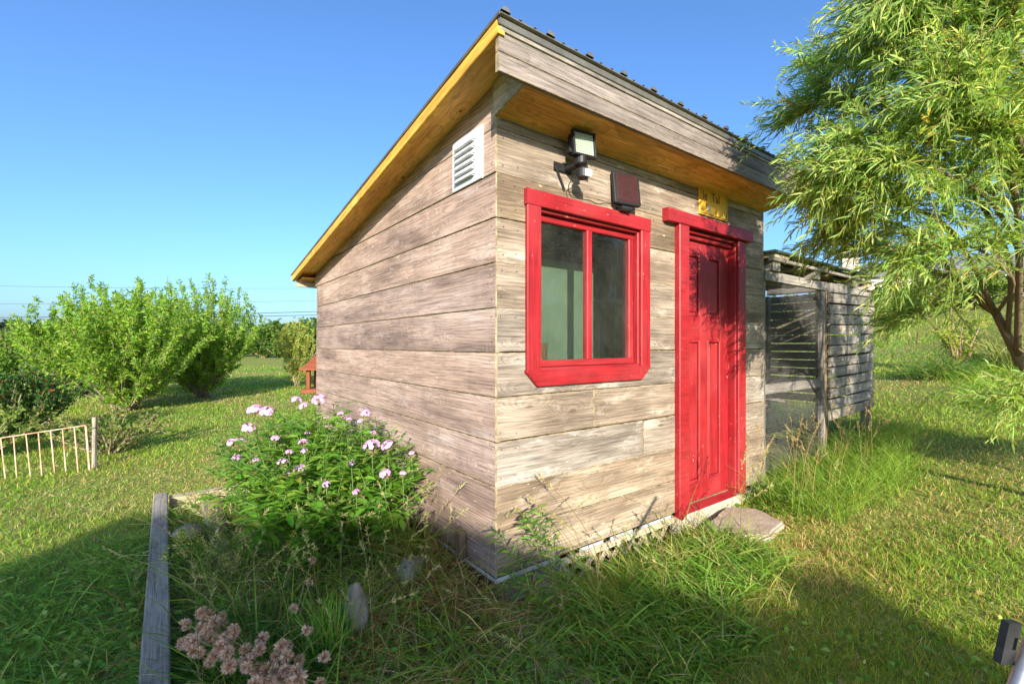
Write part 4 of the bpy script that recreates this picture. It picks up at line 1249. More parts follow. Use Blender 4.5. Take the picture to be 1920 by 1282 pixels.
def stalks(g, pos, heights, bend, pal=STRAW, head=0.09, headw=0.010, rad=0.0016, seedpal=None):
    """thin stalks with seed heads"""
    for p, h, b in zip(pos, heights, bend):
        p = np.asarray(p, float); b = np.asarray(b, float)
        ts = np.linspace(0, 1, 7)
        pts = np.array([p + np.array([0, 0, h]) * t + b * t * t * h for t in ts])
        c = pick(pal, 1)[0]
        g.add(*tube(pts, np.linspace(rad, rad * 0.5, 7), 4, c))
        tip = pts[-1]; d = norm(pts[-1] - pts[-2])
        n = 26
        t = rng.uniform(0, 1, n)
        base = tip - d * head * 0.3 + d * head * t[:, None]
        D = d * 1.0 + rng.normal(0, 0.45, (n, 3))
        g.add(*strips(base, D, rng.uniform(0.6, 1.2, n) * headw * 1.6, headw * 0.35, pick(seedpal or pal, n), k=2, prof=(0.4, 1.0)))

def tall_grass_front():
    g = Geo()
    # lush arching blades along the front base and corner
    for (x0, x1, y0, y1, n, La, Lb) in ((0.1, 1.75, -0.60, -0.22, 1500, 0.14, 0.34), (-0.55, 0.9, -0.95, -0.38, 3600, 0.10, 0.26), (0.5, 1.7, -0.75, -0.3, 1900, 0.12, 0.28), (0.0, 1.6, -0.22, -0.04, 420, 0.08, 0.26), (-0.1, 0.5, -0.4, -0.1, 260, 0.12, 0.26)):
        tuft(g, rng.uniform(x0, x1, n), rng.uniform(y0, y1, n), n, (La, Lb), (0.005, 0.011), LUSH, lean=(-0.25, -0.25), spread=0.42, droop=0.65)
    n = 190
    tuft(g, rng.uniform(0.0, 1.5, n), rng.uniform(-0.38, -0.08, n), n, (0.25, 0.5), (0.004, 0.009), [(0.16, 0.29, 0.05), (0.28, 0.36, 0.09), (0.42, 0.38, 0.17)], lean=(-0.1, -0.1), spread=0.3, droop=0.55)
    n = 36
    X = rng.uniform(-0.2, 1.5, n); Y = rng.uniform(-0.6, -0.1, n); wx, wy = S2W_np(X, Y)
    stalks(g, np.stack([wx, wy, ground(wx, wy)], 1), rng.uniform(0.25, 0.5, n), np.stack([rng.normal(-0.15, 0.3, n), rng.normal(-0.1, 0.2, n), -0.2 * np.ones(n)], 1), head=0.09, headw=0.013, seedpal=[(0.45, 0.42, 0.22), (0.36, 0.40, 0.16)])
    n = 1500
    tuft(g, rng.uniform(-0.5, 1.6, n), rng.uniform(-0.9, -0.1, n), n, (0.12, 0.3), (0.003, 0.006), STRAW + GREEN[2:], spread=0.5, droop=0.6)
    tag(g.build('tall_front_grass', M['grass']), 'long lush green grass along the front base of the shed', 'grass', None, 'stuff')
    g = Geo()
    for (x0, x1, y0, y1, n, La, Lb) in ((2.45, 4.6, -0.75, 0.0, 2200, 0.12, 0.45), (4.4, 6.0, -0.5, -0.02, 800, 0.15, 0.42), (2.95, 4.2, -0.9, -0.3, 500, 0.10, 0.26)):
        tuft(g, rng.uniform(x0, x1, n), rng.uniform(y0, y1, n), n, (La, Lb), (0.003, 0.006), GREEN + LUSH[1:], lean=(-0.1, -0.1), spread=0.33, droop=0.4)
    n = 90
    X = rng.uniform(2.5, 5.9, n); Y = rng.uniform(-0.6, 0.0, n)
    wx, wy = S2W_np(X, Y)
    stalks(g, np.stack([wx, wy, ground(wx, wy)], 1), rng.uniform(0.35, 0.72, n), np.stack([rng.normal(0.05, 0.2, n), rng.normal(0, 0.15, n), -0.1 * np.ones(n)], 1), head=0.09, headw=0.014)
    tag(g.build('tall_pen_grass', M['grass']), 'tall seeding grass at the foot of the slatted pen', 'grass', None, 'stuff')
    # a few long seed stalks in front of door and window
    for (X, Y, h, b, lab) in ((1.45, -0.45, 0.62, (0.22, 0.08, -0.05), 'tall green grass stalks bending in front of the red door'), (0.42, -0.35, 0.70, (-0.35, -0.05, -0.25), 'arching green grass stalks in front of the boards below the window')):
        g = Geo()
        n = 6 if X > 1 else 5
        wx, wy = S2W_np(X + rng.normal(0, 0.05, n), Y + rng.normal(0, 0.04, n))
        stalks(g, np.stack([wx, wy, ground(wx, wy)], 1), h * rng.uniform(0.8, 1.15, n), np.array(b) + rng.normal(0, 0.08, (n, 3)), pal=[(0.22, 0.30, 0.06), (0.35, 0.34, 0.10)], head=0.13, headw=0.016, rad=0.002, seedpal=[(0.38, 0.38, 0.12), (0.5, 0.42, 0.2)])
        n = 14
        tuft(g, X, Y, n, (0.4, 0.62), (0.006, 0.010), [(0.16, 0.28, 0.05), (0.3, 0.36, 0.10)], lean=(b[0] * 0.7, 0), spread=0.2, droop=0.75, rad=0.05, k=4)
        tag(g.build('grass_stalks', M['grass']), lab, 'grass stalks')
tall_grass_front()

def bed_plants():
    zf = bed_soil_h
    g = Geo()
    n = 5200
    X = rng.uniform(-1.33, -0.02, n); Y = rng.uniform(-0.72, 2.5, n)
    m = ~((np.abs(X + 0.55) < 0.4) & (np.abs(Y - 1.15) < 0.5)); X, Y = X[m], Y[m]
    tuft(g, X, Y, len(X), (0.08, 0.26), (0.003, 0.007), LUSH, lean=(-0.1, -0.1), spread=0.5, droop=0.7, zf=zf, k=3)
    n = 900
    tuft(g, rng.uniform(-1.3, -0.05, n), rng.uniform(-0.6, 2.4, n), n, (0.25, 0.55), (0.003, 0.006), GREEN, lean=(0.0, -0.15), spread=0.4, droop=0.6, zf=zf, k=4)
    tag(g.build('bed_grass', M['grass']), 'tangled green grass growing inside the raised bed', 'grass', None, 'stuff')
    g = Geo()
    # creeping leafy weeds
    n = 9000
    X = rng.uniform(-1.34, -0.03, n); Y = rng.uniform(-0.7, 2.45, n)
    dens = fbm(X, Y, 2.6, 5, 3); m = rng.random(n) < np.clip((dens - 0.30) * 3, 0, 1); X, Y = X[m], Y[m]; n = len(X)
    wx, wy = S2W_np(X, Y); z = bed_soil_h(X, Y) + rng.uniform(0, 0.10, n)
    D = np.stack([rng.normal(size=n), rng.normal(size=n), rng.uniform(-0.1, 0.6, n)], 1)
    Nn = np.stack([rng.normal(0, 0.4, n), rng.normal(0, 0.4, n) - 0.2, np.ones(n)], 1)
    L = rng.uniform(0.018, 0.045, n)
    g.add(*broad_leaves(np.stack([wx, wy, z], 1), D, Nn, L, L * 0.55, pick([(0.10, 0.21, 0.03, 3), (0.15, 0.28, 0.045, 3), (0.22, 0.32, 0.07, 1), (0.38, 0.32, 0.12, 0.5)], n)))
    tag(g.build('bed_weeds', M['leaf']), 'low leafy weeds covering the soil of the raised bed', 'weeds', None, 'stuff')
    g = Geo()
    for (cx, cy, n, r, L0, L1) in ((-0.16, 0.12, 500, 0.12, 0.15, 0.42), (-0.10, 0.42, 260, 0.10, 0.2, 0.45), (-0.62, 0.05, 380, 0.22, 0.12, 0.3), (-0.45, -0.3, 300, 0.3, 0.1, 0.25), (-0.9, 0.6, 240, 0.3, 0.15, 0.4)):
        tuft(g, cx, cy, n, (L0, L1), (0.004, 0.008), BROWN + STRAW, lean=(0.0, -0.3), spread=0.55, droop=0.9, zf=zf, rad=r, k=4)
    n = 2600
    tuft(g, rng.uniform(-1.3, -0.05, n), rng.uniform(-0.5, 2.3, n), n, (0.10, 0.36), (0.0025, 0.006), [(0.55, 0.46, 0.24, 2), (0.48, 0.44, 0.20, 2), (0.40, 0.28, 0.13, 1)], lean=(0.05, -0.2), spread=0.6, droop=0.8, zf=zf, k=3)
    sx, sy = (float(q) for q in W2S_np(at(668, 1150, 2.02).x, 1.96))
    tuft(g, sx, sy, 120, (0.15, 0.3), (0.003, 0.006), STRAW, lean=(0.0, 0.0), spread=0.35, droop=0.5, zf=zf, rad=0.06, k=3)
    n = 190
    X = rng.uniform(-1.3, -0.1, n); Y = rng.uniform(-0.3, 2.3, n); wx, wy = S2W_np(X, Y)
    stalks(g, np.stack([wx, wy, bed_soil_h(X, Y)], 1), rng.uniform(0.35, 0.75, n), np.stack([rng.normal(0.1, 0.35, n), rng.normal(-0.1, 0.3, n), -0.25 * np.ones(n)], 1), head=0.10, headw=0.013,
           pal=[(0.42, 0.34, 0.17), (0.25, 0.27, 0.09), (0.34, 0.28, 0.12)], seedpal=[(0.45, 0.40, 0.22), (0.33, 0.36, 0.14)])
    tag(g.build('dry_straw', M['grass']), 'dry brown straw and seed stalks at the shed corner and bed', 'straw', None, 'stuff')
    # blades leaning over the wall by the phlox
    g = Geo()
    tuft(g, -0.12, 0.62, 130, (0.35, 0.7), (0.007, 0.013), [(0.12, 0.24, 0.04), (0.2, 0.3, 0.06), (0.35, 0.3, 0.1)], lean=(-0.1, -0.45), spread=0.35, droop=0.75, zf=zf, rad=0.09, k=4)
    tag(g.build('grass_clump', M['grass']), 'broad-bladed grass clump against the side wall near the phlox', 'grass clump')
    g = Geo()
    n = 3200
    X = rng.uniform(-2.3, -1.46, n); Y = rng.uniform(-0.7, 2.4, n)
    tuft(g, X, Y, n, (0.08, 0.26), (0.004, 0.008), LUSH, lean=(-0.05, -0.15), spread=0.5, droop=0.7, k=3)
    n = 2600
    X = rng.uniform(-2.4, -1.47, n); Y = rng.uniform(-0.7, 2.2, n); wx, wy = S2W_np(X, Y); z = ground(wx, wy) + rng.uniform(0, 0.09, n)
    D = np.stack([rng.normal(size=n), rng.normal(size=n), rng.uniform(-0.1, 0.6, n)], 1)
    Nn = np.stack([rng.normal(0, 0.4, n), rng.normal(0, 0.4, n) - 0.2, np.ones(n)], 1)
    L = rng.uniform(0.02, 0.05, n)
    g.add(*broad_leaves(np.stack([wx, wy, z], 1), D, Nn, L, L * 0.5, pick(LUSH, n)))
    tag(g.build('edge_grass', M['grass']), 'rough long grass outside the raised bed timber', 'grass', None, 'stuff')
bed_plants()

# ---- phlox
def floret_head(seed, big=1.0):
    r_ = np.random.default_rng(seed)
    g = Geo()
    n = 30
    u = r_.uniform(0.0, 1.0, n); a = r_.uniform(0, 2 * np.pi, n)
    th = np.arccos(1 - u * 0.95)
    nd = np.stack([np.sin(th) * np.cos(a), np.sin(th) * np.sin(a), np.cos(th)], 1)
    c = nd * 0.036 * big * np.array([1, 1, 0.85])
    for i in range(n):
        t1 = norm(np.cross(nd[i], [0.3, 0.2, 0.9])); t2 = np.cross(nd[i], t1)
        aa = r_.uniform(0, 2 * np.pi) + np.arange(5) * 2 * np.pi / 5
        D = t1 * np.cos(aa)[:, None] + t2 * np.sin(aa)[:, None] + nd[i] * 0.25
        S = np.cross(D, nd[i])
        col = np.array([0.66, 0.42, 0.70]) * r_.uniform(0.75, 1.2) + np.array([0.06, 0.0, 0.0]) * r_.random()
        g.add(*strips(np.repeat(c[i][None], 5, 0), D, 0.0135 * big, 0.013 * big, np.clip(col, 0, 0.9), k=2, prof=(0.25, 1.0), side=norm(S)))
    n = 18
    d = norm(r_.normal(size=(n, 3)) + np.array([0, 0, 0.4]))
    g.add(*strips(np.zeros((n, 3)) + np.array([0, 0, -0.03]), d, 0.04, 0.004, (0.25, 0.22, 0.10), k=2))
    return g
def phlox():
    root = tag(empty('phlox_plant', S2W(-0.55, 1.12, 0.12), 0), 'bushy phlox with lilac pink flower heads beside the shed wall', 'flowering plant')
    o = np.array(root.location)
    g = Geo(); st = Geo()
    tips = []
    ns = 165
    for i in range(ns):
        bx = -0.55 + rng.normal(0, 0.17); by = 1.12 + rng.normal(0, 0.24)
        rr = math.sqrt(rng.random()); aa = rng.uniform(0, 2 * np.pi)
        tx = min(-0.04, -0.58 + rr * 0.70 * math.cos(aa)); ty = 1.15 + rr * 0.88 * math.sin(aa)
        h = (0.94 - 0.30 * rr * rr) * rng.uniform(0.8, 1.06)
        # the bush is higher towards the wall and away from the viewer
        h += 0.10 * (ty - 1.12) - 0.02
        p0 = np.array(S2W(bx, by, 0.12)) - o; p1 = np.array(S2W(tx, ty, 0.12 + h)) - o
        pm = p0 * 0.55 + p1 * 0.45; pm[2] = p0[2] + (p1[2] - p0[2]) * 0.58
        pts = spline([p0, pm, p1], 14)
        st.add(*tube(pts, np.linspace(0.0035, 0.0018, 14), 4, (0.12, 0.20, 0.05)))
        tips.append(p1)
        nn = 15
        ts = np.linspace(0.28, 0.99, nn)
        P = np.stack([np.interp(ts, np.linspace(0, 1, 14), pts[:, q]) for q in range(3)], 1)
        tang = norm(pts[-1] - pts[-4])
        for s in (0, 1):
            ph = np.arange(nn) * np.pi / 2 + rng.uniform(0, 6.28) * 0 + s * np.pi + i
            D = np.stack([np.cos(ph), np.sin(ph), rng.uniform(0.0, 0.55, nn)], 1) + rng.normal(0, 0.18, (nn, 3))
            Nn = np.stack([rng.normal(0, 0.25, nn), rng.normal(0, 0.25, nn), np.ones(nn)], 1)
            L = rng.uniform(0.07, 0.115, nn) * (1.05 - 0.45 * (ts > 0.93))
            C = pick([(0.11, 0.27, 0.028, 3), (0.17, 0.34, 0.038, 3), (0.26, 0.42, 0.06, 1.4), (0.34, 0.34, 0.06, 0.15)], nn)
            g.add(*broad_leaves(P, D, Nn, L, L * 0.31, C, fold=0.3, sag=0.25))
    st.build('stems', M['stem'], root)
    tag(g.build('foliage', M['leaf'], root), kind='stuff')
    heads = []
    for q in range(5):
        gg = floret_head(100 + q)
        h = gg.build('flower_head', M['petal'], root); heads.append(h.data)
        bpy.data.objects.remove(h)
    tips = np.array(tips)
    spots = [(478, 770, 3.05, 1.15), (500, 772, 3.0, 1.0), (598, 750, 3.25, 1.15), (570, 762, 3.2, 0.8), (466, 803, 2.95, 1.0), (438, 830, 2.95, 0.9), (452, 826, 3.0, 0.6), (443, 858, 2.8, 0.65),
             (556, 752, 3.4, 1.0), (684, 776, 3.05, 0.9), (676, 790, 3.0, 0.5), (640, 778, 3.2, 0.7), (652, 786, 3.15, 0.6), (697, 838, 2.75, 1.25), (727, 836, 2.8, 0.95), (569, 830, 2.85, 0.7), (577, 812, 2.95, 0.45),
             (542, 848, 2.75, 0.5), (530, 868, 2.65, 0.75), (562, 880, 2.6, 0.8), (543, 889, 2.6, 0.5), (722, 888, 2.6, 0.75), (755, 888, 2.65, 0.5), (480, 864, 2.7, 0.5), (516, 822, 2.9, 0.6), (659, 868, 2.6, 0.45), (668, 923, 2.5, 0.5), (612, 908, 2.5, 0.5), (571, 846, 2.75, 0.5), (772, 850, 2.9, 0.45), (700, 812, 2.95, 0.45)]
    for i, (px, py, D, s) in enumerate(spots):
        p = at(px, py, D) - root.location
        h = bpy.data.objects.new('flower_head', heads[i % 5]); link(h, root)
        s *= 1.08
        h.location = p; h.scale = (s, s, s * 0.95)
        h.rotation_euler = (rng.uniform(0.0, 0.55), rng.uniform(-0.3, 0.3), rng.uniform(0, 6.28))
        # a stem up to each head
        b = tips[np.argmin(np.linalg.norm(tips[:, :2] - np.array(p)[:2], axis=1))]
        pp = np.array(p)
        V, T, C = tube(spline([pp + np.array([0, 0.05, -0.28]), pp + np.array([0, 0.02, -0.13]), pp - np.array([0, 0, 0.02])], 6), 0.0020, 4, (0.16, 0.24, 0.07))
        sm = tri_mesh('flower_stem', V, T, M['stem'], root, C)
phlox()

# ---- chives
def chives():
    root = tag(empty('chive_clump', at(480, 1250, 1.75) - Vector((0, 0, 0.05)), 0), 'clump of chives with dusty pink round seed heads in the bed', 'chives')
    base_w = np.array([at(500, 1262, 1.83).x, 1.83, 0.15])
    root.location = base_w
    zz = [(347, 1170), (358, 1196), (343, 1205), (378, 1148), (393, 1152), (377, 1176), (388, 1182), (372, 1192), (399, 1178), (402, 1165), (365, 1200), (395, 1196), (414, 1168), (408, 1200), (412, 1212), (365, 1220), (375, 1222), (422, 1195), (432, 1198), (400, 1230), (394, 1240), (426, 1222), (430, 1248), (440, 1185), (437, 1180), (416, 1155), (352, 1208), (384, 1160),
          (460, 1216), (486, 1217), (491, 1196), (460, 1236), (468, 1234), (461, 1250), (481, 1254), (500, 1256), (517, 1230), (527, 1210), (538, 1210), (537, 1230), (515, 1256), (533, 1255), (540, 1260), (555, 1258), (562, 1237), (560, 1270), (508, 1275), (525, 1272), (576, 1180), (608, 1232), (550, 1141), (581, 1090), (478, 1282), (492, 1286), (546, 1280), (585, 1050), (562, 1282), (600, 1280)]
    heads = []
    for q in range(4):
        r_ = np.random.default_rng(300 + q)
        g = Geo()
        n = 150
        d = norm(r_.normal(size=(n, 3))); d[:, 2] = np.where(d[:, 2] < -0.75, -d[:, 2], d[:, 2])
        col = np.clip(np.array([0.62, 0.44, 0.33]) * r_.uniform(0.6, 1.35, (n, 1)) + r_.uniform(0, 0.08, (n, 3)) * np.array([1, 0.8, 0.6]), 0, 0.8)
        g.add(*strips(d * 0.007, d + r_.normal(0, 0.15, (n, 3)), r_.uniform(0.015, 0.02, n), 0.0075, col, k=2, prof=(0.35, 1.0)))
        h = g.build('seed_head', M['petal'], root); heads.append(h.data); bpy.data.objects.remove(h)
    sg = Geo()
    for i, (px, py) in enumerate(zz):
        D = 1.15 * F / (py - 646) * rng.uniform(0.93, 1.02) * 0.98
        w = np.array(at(px, py, D)) - base_w
        h = bpy.data.objects.new('seed_head', heads[i % 4]); link(h, root)
        h.location = w; s = rng.uniform(0.85, 1.2); h.scale = (s, s, s * 0.9)
        h.rotation_euler = tuple(rng.uniform(0, 6.28, 3))
        b0 = np.array([w[0] * 0.25 + rng.normal(0, 0.03), w[1] * 0.25 + 0.02 + rng.normal(0, 0.03), -0.02])
        mid = b0 * 0.5 + w * 0.5 + np.array([0, 0, 0.04])
        sg.add(*tube(spline([b0, mid, w], 7), 0.0022, 5, pick([(0.16, 0.26, 0.06), (0.28, 0.30, 0.10)], 1)[0]))
    sg.build('stalks', M['stem'], root)
    g = Geo()
    n = 900
    a = rng.uniform(0, 2 * np.pi, n); r = 0.19 * np.sqrt(rng.random(n))
    P = np.stack([r * np.cos(a) * 1.2 - 0.05, r * np.sin(a) * 0.8, -0.03 * np.ones(n)], 1)
    D = np.stack([P[:, 0] * 3 + rng.normal(-0.1, 0.3, n), P[:, 1] * 3 + rng.normal(0, 0.3, n), np.ones(n)], 1)
    L = rng.uniform(0.15, 0.32, n)
    dr = np.stack([P[:, 0] * 0.8, P[:, 1] * 0.8, -0.25 * L], 1)
    g.add(*strips(P, D, L, 0.005, pick([(0.05, 0.17, 0.02, 3), (0.09, 0.23, 0.03, 2), (0.15, 0.28, 0.04, 0.6)], n), dr, k=4, prof=(0.8, 1, 0.9, 0.6)))
    n = 160
    P = np.array([0.22, 0.06, -0.03]) + rng.normal(0, 0.035, (n, 3)) * np.array([1, 1, 0])
    D = np.stack([rng.normal(0.0, 0.14, n), rng.normal(0, 0.14, n), np.ones(n)], 1); L = rng.uniform(0.22, 0.42, n)
    g.add(*strips(P, D, L, 0.0075, pick(LUSH, n), np.stack([rng.normal(0, .05, n), rng.normal(0, .05, n), -0.06 * np.ones(n)], 1), k=4, prof=(0.8, 1, 0.9, 0.6)))
    tag(g.build('leaves', M['grass'], root), kind='stuff')
chives()

# ---- yellow-green weeds in the bed
def weed_spikes():
    spots = [((310, 1035, 2.55), 0.22, 0), ((330, 1000, 2.6), 0.24, 0), ((348, 990, 2.65), 0.26, 0), ((372, 995, 2.7), 0.26, 0), ((393, 940, 3.0), 0.30, 1), ((398, 1010, 2.6), 0.22, 1), ((447, 985, 2.75), 0.28, 1), ((452, 1000, 2.6), 0.24, 1), ((418, 1035, 2.5), 0.2, 1), ((440, 1050, 2.45), 0.2, 1), ((545, 995, 2.55), 0.30, 0)]
    where = ['hugging the timber corner', 'nearest the grey timber', 'just left of the loose plank', 'against the loose plank', 'topping the loose plank end', 'over the loose plank middle', 'tallest right of the loose plank', 'leaning right of the loose plank', 'lowest over the plank', 'drooping right of the plank foot', 'standing alone before the phlox']
    for i, ((px, py, D), h, dry) in enumerate(spots):
        top = np.array(at(px, py, D))
        root = empty('weed_spike', (top[0], top[1], 0.12))
        col = ('pale straw' if dry else 'yellow-green')
        tag(root, '%s flowering weed spike %s' % (col, where[i]), 'weed', 'weed spikes in the raised bed')
        b = np.array([rng.normal(0, 0.03), rng.normal(0, 0.03), 0.0]); t = np.array([0, 0, top[2] - 0.12])
        pts = spline([b, b * 0.5 + t * 0.5, t + rng.normal(0, 0.015, 3)], 10)
        V, T, C = tube(pts, 0.002, 4, (0.18, 0.22, 0.07)); tri_mesh('stem', V, T, M['stem'], root, C)
        g = Geo()
        n = 90
        u = rng.random(n) ** 0.7
        P = np.stack([np.interp(0.55 + 0.47 * u, np.linspace(0, 1, 10), pts[:, q]) for q in range(3)], 1)
        wdt = 0.030 * (1.15 - u)[:, None]
        P = P + rng.normal(0, 1, (n, 3)) * wdt * np.array([1, 1, 0.5])
        pal = [(0.50, 0.40, 0.17), (0.42, 0.36, 0.14), (0.36, 0.38, 0.10)] if dry else [(0.40, 0.44, 0.07), (0.30, 0.38, 0.06), (0.48, 0.46, 0.12)]
        g.add(*strips(P, rng.normal(size=(n, 3)) + np.array([0, 0, 0.7]), rng.uniform(0.008, 0.016, n), 0.009, pick(pal, n), k=2, prof=(0.4, 1.0)))
        g.build('blossom', M['petal'], root)
        g = Geo(); n = 26
        u = rng.uniform(0.1, 0.7, n)
        P = np.stack([np.interp(u, np.linspace(0, 1, 10), pts[:, q]) for q in range(3)], 1)
        D_ = np.stack([rng.normal(size=n), rng.normal(size=n), rng.uniform(0, 0.6, n)], 1)
        g.add(*broad_leaves(P, D_, np.tile([0, 0, 1.0], (n, 1)) + rng.normal(0, .2, (n, 3)), rng.uniform(0.03, 0.055, n), 0.014, pick(LUSH, n)))
        g.build('leaves', M['leaf'], root)
weed_spikes()

# ---- slender willow sapling at the shed corner
def leafy_shoot(g, st, pts, n, L, W, pal, rad=0.003, spread=0.9, down=0.25):
    m = len(pts)
    st.add(*tube(pts, np.linspace(rad, rad * 0.45, m), 5, (0.22, 0.20, 0.08)))
    u = np.linspace(0.18, 0.99, n)
    P = np.stack([np.interp(u, np.linspace(0, 1, m), pts[:, q]) for q in range(3)], 1)
    tg = norm(np.gradient(P, axis=0))
    a = np.arange(n) * 2.4 + rng.uniform(0, 6)
    ref = norm(np.cross(tg, np.array([0.2, 0.1, 0.97]))); ref2 = np.cross(tg, ref)
    out = ref * np.cos(a)[:, None] + ref2 * np.sin(a)[:, None]
    D = tg * 0.55 + out * spread + rng.normal(0, 0.12, (n, 3))
    LL = L * rng.uniform(0.6, 1.15, n) * np.where(u > 0.85, 0.7, 1.0)
    g.add(*leaves(P, D, LL, W * rng.uniform(0.8, 1.2, n), pick(pal, n), k=3, droop=np.array([0, 0, -1.0]) * (LL * down)[:, None]))
WILLOW = [(0.21, 0.34, 0.07, 3), (0.30, 0.43, 0.10, 3), (0.40, 0.52, 0.15, 2), (0.48, 0.52, 0.16, 0.9), (0.14, 0.26, 0.055, 2)]
def sapling():
    root = tag(empty('willow_sapling', (0.24, 2.30, 0.05), 0), 'young willow shoot growing at the front corner of the shed', 'sapling')
    o = np.array(root.location)
    g = Geo(); st = Geo()
    b = np.array([0.24, 2.30, 0.05])
    for tip, mid in (((930, 998, 2.12), (985, 1075, 2.18)), ((1012, 948, 2.22), (1030, 1040, 2.25)), ((985, 962, 2.25), (1005, 1020, 2.25)), ((1030, 975, 2.25), (1040, 1060, 2.26)), ((950, 1075, 2.05), (1000, 1110, 2.12)), ((1080, 1040, 2.2), (1065, 1090, 2.25))):
        pts = spline([b, np.array(at(*mid)), np.array(at(*tip))], 12) - o
        leafy_shoot(g, st, pts, 38, 0.105, 0.012, [(0.12, 0.25, 0.035), (0.2, 0.32, 0.05), (0.08, 0.19, 0.03)], rad=0.0032)
    st.build('stem', M['stem'], root); g.build('leaves', M['leaf'], root)
sapling()
# ---- leafy weed right of the step
def door_weed():
    root = tag(empty('leafy_weed', S2W(2.62, -0.30, 0.12), 0), 'low leafy green weed beside the stone step', 'weed')
    g = Geo(); n = 420
    P = np.stack([rng.normal(0, 0.16, n), rng.normal(0, 0.13, n), rng.uniform(0.0, 0.22, n)], 1)
    P[:, 2] *= np.exp(-(P[:, 0] ** 2 + P[:, 1] ** 2) / 0.06)
    D = np.stack([P[:, 0] * 4 + rng.normal(0, 0.6, n), P[:, 1] * 4 + rng.normal(0, 0.6, n), rng.uniform(0, 0.5, n)], 1)
    Nn = np.stack([rng.normal(0, .35, n), rng.normal(0, .35, n), np.ones(n)], 1)
    L = rng.uniform(0.03, 0.06, n)
    g.add(*broad_leaves(P, D, Nn, L, L * 0.75, pick([(0.12, 0.26, 0.03), (0.2, 0.34, 0.05), (0.09, 0.2, 0.03)], n)))
    g.build('leaves', M['leaf'], root)
    st = Geo()
    for i in range(24):
        a = rng.uniform(0, 6.28); r = rng.uniform(0.03, 0.16)
        st.add(*tube(np.array([(0, 0, -0.05), (r * .5 * math.cos(a), r * .5 * math.sin(a), 0.08), (r * math.cos(a), r * math.sin(a), 0.15)]), 0.002, 4, (0.15, 0.22, 0.06)))
    st.build('stems', M['stem'], root)
door_weed()

